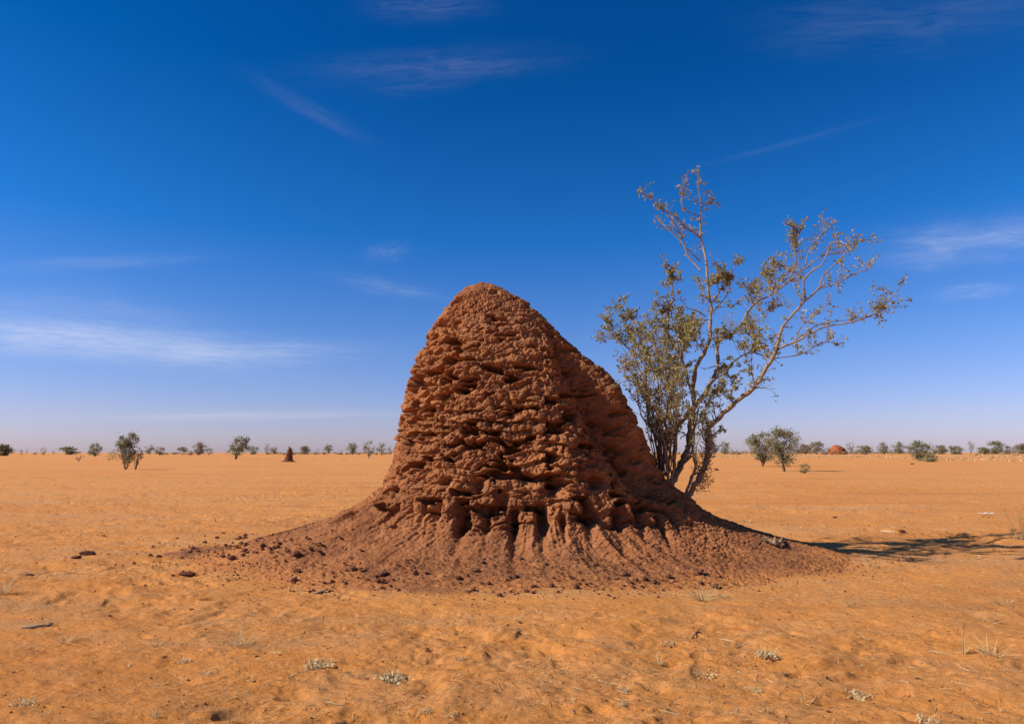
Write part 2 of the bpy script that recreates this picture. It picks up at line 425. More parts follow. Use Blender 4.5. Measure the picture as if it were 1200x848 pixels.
    det = (h1 * (1 - .25 * sstep(1.0, 1.4, zf) * (1 - sstep(2.8, 3.3, zf))) + h2) * rough + h3 * (.25 + .75 * wall) * (1 - .5 * plaster) + led * rough + pit * (1 - .8 * plaster) * (1 - .6 * flank) + fine
    det = np.where(det > .035, .035 + (det - .035) * .42, det) - .01
    # --- flutes and hollows where the wall meets the apron
    flute = np.zeros_like(x)
    g2 = random.Random(5)
    for px_, py_, w, amp, hh in ((541, 607, .085, .34, .19), (571, 606, .055, .22, .17), (603, 609, .055, .30, .19), (636, 606, .080, .36, .20), (661, 611, .035, .16, .12),
                             (689, 600, .075, .32, .17), (724, 606, .075, .30, .16), (748, 598, .07, .30, .16), (774, 612, .045, .22, .14), (512, 598, .05, .16, .15), (586, 585, .09, .16, .12),
                             (492, 600, .035, .09, .16), (560, 570, .10, .20, .10), (650, 572, .11, .22, .10), (700, 566, .12, .24, .10), (618, 560, .09, .18, .08), (520, 566, .10, .14, .08), (790, 600, .05, .18, .12)):
        p = at(px_, py_, 9.55 if px_ < 700 else 9.55 + (px_ - 700) * .006)
        dx = (x - p.x) - .10 * (p.x - .3) * (p.z - zf); dz = zf - p.z
        prof = np.where(dz > 0, np.exp(-(dz / (hh * .8)) ** 4), np.maximum(np.exp(-(dz / (hh * 1.15)) ** 2), .22 * np.exp(-(dz / (hh * 2.6)) ** 4)))
        wv = w * (1 + .35 * fbm(x * 5, zf * 6, None, 2, 95))
        flute = flute - amp * np.exp(-(dx / wv) ** 2 * 1.0) * prof * sstep(.2, -.3, y - MY)
    # radiating ribs and rills down the apron
    u = np.cos(ph)[None] * np.ones_like(x); v = np.sin(ph)[None] * np.ones_like(x)
    rad = 1.0
    rib = 1 - np.abs(fbm(u * 8.5 + .12 * zf, v * 8.5, zf * .8, 2, 97)) * 2.2
    rib2 = 1 - np.abs(fbm(u * 21, v * 21, zf * 1.2, 2, 98)) * 2.2
    ribm = sstep(.04, .22, zf) * (1 - sstep(.75, 1.1, zf))
    rib3 = 1 - np.abs(fbm(u * 46 + .6 * wa, v * 46, zf * 2, 2, 99)) * 2.2
    ribs = (.075 * (rib - .5) + .035 * (rib2 - .5) + .018 * (rib3 - .5)) * ribm * (.30 + .70 * sstep(-.3, .4, fbm(u * 4, v * 4, zf * 2, 2, 100)))
    apr = (1 - wall) * (.022 * fbm(x * 3.5, y * 3.5, zf * 3, 3, 101, .5) + .008 * fbm(x * 15, y * 15, zf * 14, 3, 102, .65))
    # lumpy shoulder low on the right flank
    lr = sstep(1.2, 2.2, x) * sstep(.08, .25, zf) * (1 - wall)
    lump = lr * (.026 * (pil2 - .45) + .022 * (pil3 - .5) + .026 * (i2 - .5)) * sstep(-.3, .3, fbm(x * 2, y * 2, None, 2, 130)) + (1 - wall) * sstep(.12, .3, zf) * .012 * (pil2 - .6)
    H = big + det + flute + ribs + apr + lump
    H = H * sstep(0, .05, ZT - zf + .02) if False else H
    capz = sstep(.0, .35, ZT - zf); H = H * (.25 + .75 * capz)
    X2 = X + N[..., 0] * H; Y2 = Y + N[..., 1] * H; Z2 = Z + N[..., 2] * H * .6
    Z2 = Z2 - .15 * (h1 + led * 1.5) * rough
    X2[-1] = X2[-1].mean(); Y2[-1] = Y2[-1].mean(); Z2[-1] = Z2[-2].mean() + .004
    V = np.stack([X2, Y2, Z2], -1).reshape(-1, 3)
    i = np.arange(NR - 1)[:, None]; j = np.arange(NC)[None]; j2 = (j + 1) % NC
    Q = np.stack([i * NC + j, i * NC + j2, (i + 1) * NC + j2, (i + 1) * NC + j], -1).reshape(-1, 4)
    org = np.array([MX, MY, 0], np.float32)
    me = np_mesh('termite_mound', V - org, Q, None, M_MOUND)
    fattr(me, 'dust', (plaster * .8 + .25 * top * sstep(-.1, .3, fbm(x * 3, y * 3, zf * 3, 2, 111)) + (1 - wall) * .25 + .5 * (1 - wall) * sstep(-.1, .5, fbm(x * 2, y * 2, zf * 2, 3, 112))).clip(0, 1))
    d = np.sqrt(((X2 - MX) / np.where(X2 < MX, 4.9, 4.95)) ** 2 + ((Y2 - MY) / np.where(Y2 < MY, 3.25, 3.6)) ** 2)
    fattr(me, 'rim', sstep(.62, 1.06, d + .07 * fbm(x * .8, y * .8, oct=3, seed=91)))
    # height map for whatever lies on the apron
    gx0, gy0, cs = -6.0, 6.0, .03; nx, ny = 420, 360
    hm = np.full((nx, ny), -9., np.float32)
    gi = ((V[:, 0] - gx0) / cs).astype(int); gj = ((V[:, 1] - gy0) / cs).astype(int)
    ok = (gi >= 0) & (gi < nx) & (gj >= 0) & (gj < ny)
    np.maximum.at(hm, (gi[ok], gj[ok]), V[ok, 2].astype(np.float32))
    MH['h'] = (hm, gx0, gy0, cs, nx, ny)
    return tag(link('termite_mound', me, loc=(MX, MY, 0)),
               'huge rough red-brown termite mound with pitted walls and wide skirt, beside the leaning tree', 'termite mound')
build_mound()
def g_at(x, y):
    return float(ground_h(np.array([x], np.float32), np.array([y], np.float32))[0])
def m_at(x, y):
    hm, gx0, gy0, cs, nx, ny = MH['h']
    i = int((x - gx0) / cs); j = int((y - gy0) / cs)
    if 1 <= i < nx - 1 and 1 <= j < ny - 1: return MH['l'][i][j] - .004
    return -9
def hit(px, py):
    """where the sight line through that pixel meets the ground or the skirt"""
    if 'l' not in MH:
        a = MH['h'][0]; b = a.copy()
        for dx in (-1, 0, 1):
            for dy in (-1, 0, 1): b = np.maximum(b, np.roll(np.roll(a, dx, 0), dy, 1))
        MH['l'] = b.tolist()
    d = ray(px, py); g = 0.
    for _ in range(4):
        t1 = (CAM_H - g) / -d[2]; g = g_at(d[0] * t1, d[1] * t1)
    t = 5.0
    while t < min(t1, 20):
        X, Y, Z = d[0] * t, d[1] * t, CAM_H + d[2] * t
        if Z < .9 and Z <= m_at(X, Y): return Vector((X, Y, Z))
        t += .015
    return Vector((d[0] * t1, d[1] * t1, g))

# ------------------------------------------------------------------ the leaning tree beside the mound
TREE_ROOT = Vector((2.72, 11.35, .62))
LIMB_PX = []
def spread_y(Y):
    return 11.25 + (Y - 11.25) * (2.3 if Y > 11.25 else 2.1)
def limb_pts(L, y0, y1):
    """traced limb -> smooth chain of 3-D points; depth runs from y0 to y1 with a little sway"""
    n = len(L); P = []; y0 = spread_y(y0); y1 = spread_y(y1) + (.45 if len(LIMB_PX) % 2 else -.35) * (L[0][1] < 560)
    best = min([((q[0] - L[0][0]) ** 2 + (q[1] - L[0][1]) ** 2, q[2]) for c in LIMB_PX for q in c], default=(999, 0))
    if best[0] < 60: y1 += (best[1] - y0) * .7; y0 = best[1]
    for i, (px, py) in enumerate(L):
        t = i / (n - 1)
        Y = y0 + (y1 - y0) * t
        P.append(at(px, py, Y + .05 * math.sin(3.1 * t * math.pi + px)))
    LIMB_PX.append([(L[i][0] + (L[i + 1][0] - L[i][0]) * k / 6, L[i][1] + (L[i + 1][1] - L[i][1]) * k / 6, P[i].y + (P[i + 1].y - P[i].y) * k / 6) for i in range(n - 1) for k in range(7)])
    out = []
    for i in range(n - 1):                                  # Catmull-Rom
        p0 = P[max(i - 1, 0)]; p1 = P[i]; p2 = P[i + 1]; p3 = P[min(i + 2, n - 1)]
        m = 3
        for k in range(m):
            t = k / m
            out.append(.5 * ((2 * p1) + (p2 - p0) * t + (2 * p0 - 5 * p1 + 4 * p2 - p3) * t * t + (3 * p1 - p0 - 3 * p2 + p3) * t ** 3))
    out.append(P[-1]); return out
# (points, depth at start, depth at end, width px at start, width px at end, twigs per metre, leafiness, twig length)
LIMBS = [
 # right-hand stem and its long arms
 ('stem', [(801, 594), (806, 582), (814, 568), (823, 553), (829, 532), (831, 514), (830, 503), (836, 495), (845, 488), (857, 475), (872, 464), (884, 453), (890, 445), (897, 432), (904, 423), (909, 411)], 11.25, 11.0, 8.2, 5.0, 3, .5, .3),
 ('limb', [(909, 411), (913, 396), (917, 383), (927, 371), (936, 361), (944, 352), (960, 338)], 11.0, 10.7, 4.2, 2.8, 2.5, .5, .3),
 ('branch', [(944, 352), (942, 330), (953, 316), (963, 310), (971, 293), (974, 285), (981, 283), (988, 284), (994, 289)], 10.85, 10.5, 2.7, 1.2, 3, .3, .25),
 ('branch', [(960, 338), (965, 323), (978, 310), (990, 298), (995, 290), (1003, 283), (1018, 281)], 10.7, 10.6, 2.4, .8, 6, .45, .22),
 ('branch', [(960, 338), (975, 334), (988, 328), (1000, 322), (1010, 317), (1017, 317)], 10.7, 10.9, 2.0, .8, 8, .8, .22),
 ('limb', [(908, 413), (913, 408), (920, 405), (931, 401), (944, 394), (955, 388), (971, 382), (990, 379), (1010, 374), (1020, 369), (1031, 361), (1041, 353), (1046, 347), (1054, 339)], 11.0, 10.4, 3.6, .9, 6, .5, .25),
 ('branch', [(937, 398), (952, 384), (968, 378), (985, 376), (1003, 374)], 10.9, 11.1, 1.8, .7, 5, .5, .2),
 ('branch', [(1012, 373), (1024, 369), (1034, 363), (1046, 360), (1054, 359)], 10.5, 10.3, 1.5, .7, 7, .4, .18),
 ('branch', [(905, 420), (922, 418), (939, 415), (950, 409), (960, 402), (974, 401), (985, 397)], 11.0, 11.3, 1.8, .6, 6, .7, .25),
 ('branch', [(836, 445), (849, 437), (857, 426), (868, 418), (880, 413), (893, 416), (904, 420)], 11.7, 11.1, 2.8, 1.8, 6, 1.2, .28),
 ('branch', [(884, 448), (881, 436), (881, 417), (881, 399), (880, 388)], 11.05, 10.8, 1.8, .7, 9, 1.2, .22),
 ('branch', [(931, 401), (936, 388), (942, 378), (946, 372), (958, 366), (975, 362)], 10.9, 10.6, 1.5, .5, 6, .5, .2),
 ('branch', [(914, 391), (905, 395), (895, 402), (886, 410)], 10.9, 10.7, 1.4, .6, 6, .9, .2),
 # the long limb bearing up and right from the middle
 ('limb', [(811, 484), (817, 474), (826, 460), (833, 448), (838, 438), (841, 427), (841, 413), (841, 402), (847, 396), (859, 390), (868, 381), (875, 368), (883, 357), (891, 351), (899, 348), (910, 341), (924, 330), (936, 320), (948, 311), (963, 300), (982, 297), (1000, 293)], 11.6, 12.3, 6.4, 1.0, 3.5, .5, .28),
 ('branch', [(924, 330), (931, 312), (933, 302), (931, 287), (933, 274), (931, 268), (923, 263)], 12.1, 12.2, 1.9, .8, 10, 1.1, .2),
 ('branch', [(932, 290), (936, 276), (939, 262), (943, 259)], 12.1, 12.0, 1.2, .6, 8, .8, .15),
 ('branch', [(943, 313), (948, 295), (954, 287), (961, 278), (965, 268), (964, 255)], 12.2, 12.4, 1.6, .6, 8, .4, .18),
 ('branch', [(962, 276), (970, 267), (980, 259)], 12.4, 12.5, 1.1, .5, 8, .3, .15),
 ('branch', [(905, 344), (908, 335), (908, 321), (908, 306)], 12.1, 11.8, 1.6, .7, 9, 1.1, .22),
 ('branch', [(903, 345), (900, 330), (899, 315)], 12.1, 12.4, 1.3, .6, 8, 1.1, .2),
 ('branch', [(884, 357), (880, 349), (878, 342), (872, 334)], 12.0, 11.8, 1.7, .7, 10, .8, .2),
 ('branch', [(890, 352), (889, 343), (886, 334)], 12.0, 12.3, 1.2, .6, 8, .7, .18),
 ('branch', [(883, 360), (892, 364), (900, 363), (910, 361)], 12.0, 11.7, 1.4, .6, 7, .7, .2),
 ('branch', [(912, 340), (922, 322), (930, 318)], 12.1, 12.4, 1.2, .6, 8, .9, .22),
 ('branch', [(870, 380), (880, 377), (890, 375)], 12.0, 12.3, 1.0, .5, 5, .2, .12),
 ('branch', [(859, 391), (872, 389), (884, 392)], 12.0, 11.6, 1.0, .5, 9, 1.2, .2),
 # thick middle trunk and the tall leader
 ('trunk', [(785, 574), (788, 564), (794, 553), (800, 539), (806, 526), (808, 505), (811, 486)], 11.25, 11.6, 10.0, 7.0, 1, .2, .2),
 ('limb', [(811, 486), (813, 472), (812, 455), (814, 438), (818, 426), (825, 414), (832, 396), (832, 380), (833, 366), (833, 356), (830, 342), (829, 325), (828, 316), (827, 302), (824, 288), (821, 278), (821, 264), (820, 254), (822, 241), (820, 228), (818, 217), (819, 203)], 11.6, 11.7, 7.0, .9, 3.0, .5, .22),
 ('branch', [(821, 279), (812, 272), (802, 266), (796, 258), (788, 251), (779, 247), (769, 240), (760, 230), (750, 226)], 11.7, 11.3, 2.8, .9, 9, .9, .17),
 ('branch', [(821, 317), (812, 307), (805, 298), (802, 288), (793, 278), (783, 269), (776, 262), (770, 256)], 11.7, 11.9, 2.2, .8, 4, .4, .17),
 ('branch', [(820, 306), (810, 296), (803, 289), (800, 278), (796, 271), (793, 263), (786, 257)], 11.7, 11.4, 1.8, .7, 5, .4, .16),
 ('branch', [(800, 279), (790, 268), (779, 266), (769, 263)], 11.5, 11.3, 1.1, .5, 5, .4, .14),
 ('branch', [(821, 304), (820, 290), (821, 279)], 11.75, 11.7, 1.3, 1.0, 1, .1, .1),
 ('branch', [(819, 254), (812, 250), (805, 248), (799, 240), (800, 230), (801, 221), (802, 211)], 11.7, 11.5, 1.5, .7, 10, 1.0, .16),
 ('branch', [(822, 244), (827, 238), (832, 236), (838, 238)], 11.7, 11.9, 1.2, .6, 12, 1.2, .14),
 ('branch', [(833, 357), (841, 345), (848, 334), (855, 323), (861, 313), (866, 309)], 11.65, 11.3, 2.2, .9, 10, 1.2, .2),
 ('branch', [(834, 368), (841, 359), (848, 351), (854, 341), (855, 334)], 11.65, 11.9, 1.8, .8, 6, .8, .18),
 ('branch', [(843, 344), (840, 330), (842, 318)], 11.5, 11.2, 1.3, .6, 10, 1.6, .18),
 ('branch', [(827, 371), (817, 364), (806, 361), (800, 353), (797, 347)], 11.65, 11.4, 1.6, .7, 4, .3, .12),
 ('branch', [(829, 356), (825, 345), (821, 335), (816, 327)], 11.65, 11.9, 1.6, .7, 8, .7, .16),
 ('branch', [(841, 360), (852, 359), (862, 357)], 11.75, 11.9, 1.0, .5, 6, .7, .12),
 ('branch', [(832, 398), (842, 392), (856, 396)], 11.6, 11.2, 1.4, .6, 8, 1.3, .2),
 ('branch', [(826, 414), (818, 404), (812, 393), (806, 386)], 11.6, 11.2, 2.0, .7, 9, 1.5, .25),
 ('branch', [(838, 436), (848, 430), (853, 440), (860, 447)], 11.7, 11.4, 1.4, .6, 9, 1.5, .25),
 ('branch', [(822, 466), (834, 462), (845, 463), (852, 457)], 11.6, 11.2, 1.6, .6, 9, 1.4, .25),
 # the inner leader
 ('branch', [(812, 456), (806, 447), (803, 434), (799, 420), (792, 409), (784, 396), (783, 375), (785, 358), (789, 351), (788, 338), (787, 328), (782, 319)], 11.6, 11.0, 4.6, 1.2, 9, 1.2, .22),
 ('branch', [(788, 332), (793, 326), (796, 322)], 11.0, 11.1, 1.1, .6, 8, .8, .12),
 ('branch', [(800, 422), (800, 405), (803, 390), (806, 375)], 11.4, 11.7, 2.2, .8, 12, 1.8, .25),
 ('branch', [(795, 412), (795, 395), (793, 380), (795, 368)], 11.3, 11.7, 1.8, .7, 12, 1.8, .22),
 ('branch', [(785, 395), (778, 385), (770, 380), (764, 374)], 11.2, 10.9, 2.0, .7, 12, 1.6, .22),
 ('branch', [(784, 368), (777, 362), (772, 357)], 11.1, 11.3, 1.3, .6, 12, 1.5, .18),
 # thick low arm and the thicket of thin stems on the left
 ('limb', [(781, 574), (777, 560), (774, 545), (773, 530), (776, 514), (788, 503), (802, 491), (808, 480)], 11.35, 11.75, 6.5, 6.0, 2, .4, .25),
 ('stem', [(786, 570), (789, 553), (791, 540), (792, 526), (793, 512), (792, 491), (790, 477), (787, 462), (785, 455), (782, 445), (776, 434), (771, 420), (766, 400), (764, 384)], 11.2, 10.8, 4.4, 1.2, 10, 1.5, .26),
 ('stem', [(784, 568), (782, 550), (779, 527), (775, 511), (773, 500), (773, 484), (771, 469), (762, 460), (755, 448), (742, 438), (732, 430)], 11.15, 10.9, 4.0, 1.0, 8, 1.2, .26),
 ('stem', [(776, 560), (773, 521), (766, 508), (761, 498), (759, 484), (757, 462), (755, 448), (749, 432), (742, 416), (734, 406), (724, 398), (717, 393), (709, 391)], 11.3, 11.6, 4.6, 1.0, 10, 1.5, .26),
 ('stem', [(788, 558), (783, 538), (779, 520), (775, 500), (780, 487), (785, 470), (788, 450), (795, 436)], 11.1, 10.6, 3.2, 1.2, 9, 1.3, .25),
 ('stem', [(794, 556), (801, 543), (812, 527), (812, 500), (811, 488)], 11.15, 11.4, 4.4, 3.8, 1.5, .3, .2),
 ('stem', [(801, 590), (808, 566), (815, 548), (813, 535), (812, 525), (812, 507), (816, 494), (818, 480)], 11.2, 11.0, 4.5, 2.2, 2, .4, .2),
 ('branch', [(761, 500), (752, 488), (748, 470), (746, 455), (740, 440)], 11.35, 11.1, 2.2, .8, 8, 1.2, .25),
 ('branch', [(742, 418), (748, 408), (741, 395), (734, 381), (728, 366), (722, 357)], 11.5, 11.2, 2.2, .8, 12, 1.5, .2),
 ('branch', [(734, 407), (733, 392), (738, 378), (742, 372)], 11.5, 11.8, 1.6, .6, 12, 1.6, .2),
 ('branch', [(757, 450), (757, 430), (755, 415), (750, 400), (748, 388)], 11.5, 11.2, 2.4, .8, 12, 1.8, .25),
 ('branch', [(772, 462), (770, 445), (764, 432), (760, 415), (757, 400), (752, 385)], 11.0, 11.4, 2.4, .8, 12, 1.8, .25),
 ('branch', [(786, 455), (792, 440), (790, 425), (783, 415), (778, 400)], 11.0, 11.5, 2.2, .8, 12, 1.8, .25),
 ('branch', [(793, 505), (799, 485), (800, 468), (796, 450), (798, 440)], 11.2, 10.8, 2.0, .9, 9, 1.2, .25),
 ('branch', [(724, 399), (716, 388), (710, 378), (706, 372)], 11.55, 11.3, 1.3, .6, 12, 1.2, .16),
 ('branch', [(830, 512), (824, 502), (822, 490), (827, 478), (826, 468)], 11.1, 10.8, 1.8, .7, 10, 1.0, .2),
 ('branch', [(829, 520), (838, 508), (843, 503), (848, 504)], 11.1, 10.9, 1.4, .7, 5, 1.2, .1),
 ('branch', [(822, 556), (817, 543), (815, 528), (820, 512)], 11.1, 10.9, 1.8, .7, 10, .5, .16),
 ('branch', [(826, 545), (834, 532), (833, 520), (829, 508)], 11.15, 11.4, 1.8, .8, 10, .5, .14),
 ('branch', [(812, 573), (818, 575), (828, 575)], 11.1, 11.0, 1.1, .6, 2, .1, .08),
]
def build_tree():
    root = tag(empty('savanna_tree', TREE_ROOT), 'sparse pale-barked many-stemmed tree leaning right from the flank of the big mound', 'tree')
    twigs = Tubes(); leafP = []; g = random.Random(21)
    px2m = lambda w, Y: w / F * Y * .5
    def grow(p, d, ln, rad, leafy, depth):
        n = 4; pts = [p.copy()]; dd = d.copy(); rr = [rad]
        for k in range(n):
            dd = (dd + Vector((g.gauss(0, .28), g.gauss(0, .28), g.gauss(.06, .26)))).normalized()
            p = p + dd * (ln / n); pts.append(p.copy()); rr.append(max(rad * (1 - .78 * (k + 1) / n), .0016))
        twigs.add(pts, rr, 4)
        for k in range(1, n + 1):
            if depth > 0 and g.random() < .60:
                a = Vector((g.gauss(0, 1), g.gauss(0, 1), g.gauss(.2, .8))).normalized()
                grow(pts[k], (dd * .7 + a * .9).normalized(), ln * g.uniform(.35, .65), rr[k] * .75, leafy, depth - 1)
            # leaves sit in little tufts at the nodes
            q = leafy * (.92 if k > 1 else .3) * (1.35 if depth == 0 else .7)
            m = int(q) + (1 if g.random() < q - int(q) else 0)
            for _ in range(m):
                leafP.append(pts[k] + (pts[k - 1] - pts[k]) * g.random() + Vector((g.gauss(0, .010), g.gauss(0, .010), g.gauss(0, .010))))
    for (name, L, y0, y1, w0, w1, dens, leafy, tl) in LIMBS:
        if L[-1][0] < 800 and L[-1][1] > 350 and leafy > 1: leafy *= .62; dens *= .85
        P = limb_pts(L, y0, y1); n = len(P); T = Tubes()
        rad = []
        for i, p in enumerate(P):
            t = i / (n - 1)
            rad.append(.86 * px2m(w0 + (w1 - w0) * t ** .8, p.y) * (1 + .10 * math.sin(i * 1.9 + w0 * 7) + g.uniform(-.06, .06)))
            if i and i < n - 1:
                j = rad[-1] * .35
                P[i] = p + Vector((g.uniform(-j, j), g.uniform(-j, j), g.uniform(-j, j)))
        T.add(P, rad, 9 if w0 > 3 else 6, .07)
        # stubs of broken twigs on the older wood
        if w0 > 4:
            for i in range(2, n - 1, 3):
                if g.random() < .6:
                    a = Vector((g.gauss(0, 1), g.gauss(0, 1), g.gauss(.3, .5))).normalized()
                    T.add([P[i], P[i] + a * (rad[i] + g.uniform(.02, .09))], [rad[i] * .28, rad[i] * .1], 5)
        link(name, T.mesh(name, M_BARK if w0 > 2.3 else M_TWIG, TREE_ROOT), root)
        # twigs
        length = sum((P[i + 1] - P[i]).length for i in range(n - 1))
        m = int(length * dens * 1.6 + .5)
        for _ in range(m):
            t = g.uniform(.12, 1) ** .8; i = min(int(t * (n - 1)), n - 2)
            p = P[i].lerp(P[i + 1], t * (n - 1) - i)
            ax = (P[i + 1] - P[i]).normalized()
            a = Vector((g.gauss(0, 1), g.gauss(0, 1), g.gauss(.35, .8))).normalized()
            d = (ax * .55 + a).normalized()
            grow(p, d, tl * g.uniform(.5, 1.25), max(rad[i] * .35, .0035), leafy, 2 if tl > .17 else 1)
        grow(P[-1], (P[-1] - P[-2]).normalized(), tl * .6, rad[-1] * .9, leafy, 1)
    # the thicket of thin stems that rises between the traced ones
    for k in range(30):
        a_ = (g.uniform(768, 792), g.uniform(540, 566)); e_ = (g.uniform(722, 806), g.uniform(392, 452)); y0 = 11.25 + g.uniform(-.1, .25); y1 = 11.3 + g.uniform(-2.0, 2.2)
        m1 = (a_[0] + (e_[0] - a_[0]) * .25 + g.gauss(0, 5), a_[1] + (e_[1] - a_[1]) * .36); m2 = (a_[0] + (e_[0] - a_[0]) * .62 + g.gauss(0, 6), a_[1] + (e_[1] - a_[1]) * .7)
        P = [at(*q, y0 + (y1 - y0) * t) for q, t in zip((a_, m1, m2, e_), (0, .3, .68, 1))]
        P = [P[0], P[0].lerp(P[1], .5) + Vector((g.gauss(0, .02), 0, 0)), P[1], P[1].lerp(P[2], .5) + Vector((g.gauss(0, .03), 0, 0)), P[2], P[2].lerp(P[3], .5) + Vector((g.gauss(0, .03), 0, 0)), P[3]]
        r0 = g.uniform(.009, .017); twigs.add(P, [r0 * (1 - .12 * i) for i in range(7)], 5)
        for i in range(2, 7):
            for _ in range(2):
                grow(P[i], Vector((g.gauss(0, .7), g.gauss(0, .7), g.gauss(.6, .5))).normalized(), g.uniform(.12, .3), r0 * .45, .5 if i > 3 else .1, 1)
    # leafless dead twigs that crowd the low right stem
    for _ in range(240):
        t = g.random()
        p = at(820 + 14 * t + g.gauss(0, 4), 574 - 66 * t, 11.15 + g.gauss(0, .07)); a = Vector((g.gauss(0, .6), g.gauss(0, .6), g.gauss(.5, .6))).normalized()
        grow(p, a, g.uniform(.08, .22), .006, .10, 0)
    link('twigs', twigs.mesh('twigs', M_TWIG, TREE_ROOT), root)
    link('foliage', leaves_mesh('foliage', [tuple(p) for p in leafP], .038, M_LEAF, .60, 4, TREE_ROOT, .2), root)
    print('tree leaves', len(leafP), 'twig verts', twigs.n)
build_tree()

# ------------------------------------------------------------------ shrubs and trees of the plain
def shrub(name, label, cat, px, py, w, h, style='round', leaf='green', n=700, seed=1, group=None, base_y=None, lean=0.0, low=.12, hgt=None):
    """px, py: where it stands in the photograph; w, h: its size there; built at its real size and distance"""
    g = np.random.default_rng(seed); rr = random.Random(seed)
    p = on_ground(px, py) if hgt is None else at(px, py, hgt)
    Y = p.y; sc = Y / F / math.cos(PITCH) * 1.0
    Wm, Hm = w * sc, h * sc
    z0 = float(ground_h(np.array([p.x]), np.array([p.y]))[0]) - .02
    root = tag(empty(name, (p.x, p.y, z0)), label, cat, group)
    T = Tubes(); pts = []
    hw = Wm / 2
    if style == 'umbrella': zc0, zc1, nst = .30, .90, 2
    elif style == 'tree': zc0, zc1, nst = .22, .92, 3
    elif style == 'twiggy': zc0, zc1, nst = .25, .95, 7
    elif style == 'low': zc0, zc1, nst = .08, .85, 5
    else: zc0, zc1, nst = low, .88, 5
    nc = max(7, min(60, int(n / 38))) if n < 1800 else 36
    tight = 1 if n < 1800 else .72
    tips = []
    for k in range(nc):
        th = rr.uniform(0, 2 * math.pi)
        zz = rr.uniform(zc0, zc1)
        # outline: wide at mid height, uneven
        s = math.sqrt(max(.05, 1 - ((zz - (zc0 + zc1) / 2) / ((zc1 - zc0) / 2 * 1.08)) ** 2))
        if style == 'umbrella': s = .55 + .45 * math.sin(math.pi * min(1, (zz - zc0) / (zc1 - zc0) + .15))
        rad = hw * s * math.sqrt(rr.random()) * rr.uniform(.75, 1.08)
        c = Vector((math.cos(th) * rad + lean * zz * hw, math.sin(th) * rad * .85, zz * Hm))
        tips.append(c)
    stems = []
    for k in range(nst):
        th = rr.uniform(0, 2 * math.pi); q = Vector((math.cos(th), math.sin(th) * .8, 0)) * hw * (.05 if style in ('tree', 'umbrella') else .1)
        top = Vector((q.x * 4 + rr.uniform(-.2, .2) * hw + lean * .5 * hw, q.y * 4, Hm * rr.uniform(zc0 + .15, zc0 + .4)))
        mid = q.lerp(top, .5) + Vector((rr.uniform(-.06, .06) * hw * 2, 0, 0))
        r0 = max(Wm * .014, .03) * (1.9 if style in ('tree', 'umbrella') else 1)
        stems.append((q * .4, mid, top)); T.add([q * .4 + Vector((0, 0, -.05)), mid, top], [r0, r0 * .8, r0 * .55], 6)
    for c in tips:
        s = rr.choice(stems)[2] if style != 'low' else Vector((0, 0, .05))
        m = s.lerp(c, .5) + Vector((0, 0, .04 * Hm)); r0 = max(Wm * .0045, .012)
        T.add([s, m, c], [r0, r0 * .7, r0 * .4], 4)
        q_ = tight * rr.uniform(.7, 1.25); spread = (Wm * .095 * q_, Wm * .085 * q_, Hm * .070 * q_)
        k = int(n / nc * rr.uniform(.5, 1.5))
        if style == 'twiggy': k = int(k * .6)
        pts.append(np.array(c) + g.normal(size=(k, 3)) * spread)
        # spiky shoots sticking out of the outline
        for _ in range(2 if style != 'twiggy' else 5):
            d = (c - Vector((0, 0, Hm * .35))).normalized() + Vector((rr.gauss(0, .4), rr.gauss(0, .4), rr.gauss(.2, .3)))
            e = c + d.normalized() * Wm * rr.uniform(.05, .14)
            T.add([c, e], [r0 * .4, r0 * .2], 3)
            pts.append(np.array(c) + (np.array(e) - np.array(c)) * g.uniform(.3, 1, size=(3, 1)) + g.normal(size=(3, 3)) * Wm * .012)
    PP = np.concatenate(pts); PP[:, 2] = np.clip(PP[:, 2], .02 * Hm, 1.1 * Hm)
    mt = {'green': M_SHRUB, 'pale': M_SHRUB_P, 'brown': M_SHRUB_B}[leaf]
    size = max(.05, min(Wm * .060, 1.2 * Y / 682))
    link('trunk' if style in ('tree', 'umbrella') else 'stems', T.mesh('stems', M_DARKWOOD), root)
    link('crown', leaves_mesh('crown', PP, size, mt, .6, seed, var=.5), root)
    return root
P_ = 'shrubs and small trees along the horizon'
S = shrub
# nearer ones
S('acacia_shrub', 'tall ragged shrub with thorny shoots, nearest of the shrubs left of the mound', 'shrub', 147, 550, 30, 45, 'round', 'green', 3000, 101, base_y=0, low=.20)
S('low_shrub', 'small grey-green bush sprawling against the right foot of the tall ragged shrub', 'shrub', 159, 550, 14, 21, 'twiggy', 'pale', 700, 102)
S('savanna_tree', 'grey-green small tree with slim trunk, left one of the pair right of the mound', 'tree', 893, 546, 40, 40, 'tree', 'green', 3600, 103, lean=.12)
S('savanna_tree', 'grey-green spreading tree with forked trunk, right one of the pair behind the mound', 'tree', 919, 552, 44, 51, 'tree', 'pale', 5000, 104)
S('round_bush', 'small round dark bush in front of the pair of trees, casting a shadow right', 'bush', 943, 554, 11, 12, 'low', 'green', 900, 105)
S('dead_shrub', 'grey leafless twiggy shrub standing alone between two distant dark bushes', 'shrub', 92, 540, 12, 11, 'twiggy', 'brown', 90, 106)
S('leaning_tree', 'broad-crowned tree on a short leaning trunk, left of the small conical mound', 'tree', 276, 538, 24, 26, 'tree', 'green', 1500, 107, lean=.5)
S('low_shrub', 'low dark shrub spreading at the foot of the olive bush right of the reddish mound', 'shrub', 1088, 541, 20, 9, 'low', 'green', 700, 108)
S('olive_bush', 'tall olive bush rising over a low dark shrub on the right plain', 'bush', 1078, 540, 23, 24, 'round', 'green', 1500, 109)
S('thin_tree', 'thin feathery tree with a bare trunk, tallest between the small and big mounds', 'tree', 432, 537, 15, 21, 'tree', 'brown', 700, 110)
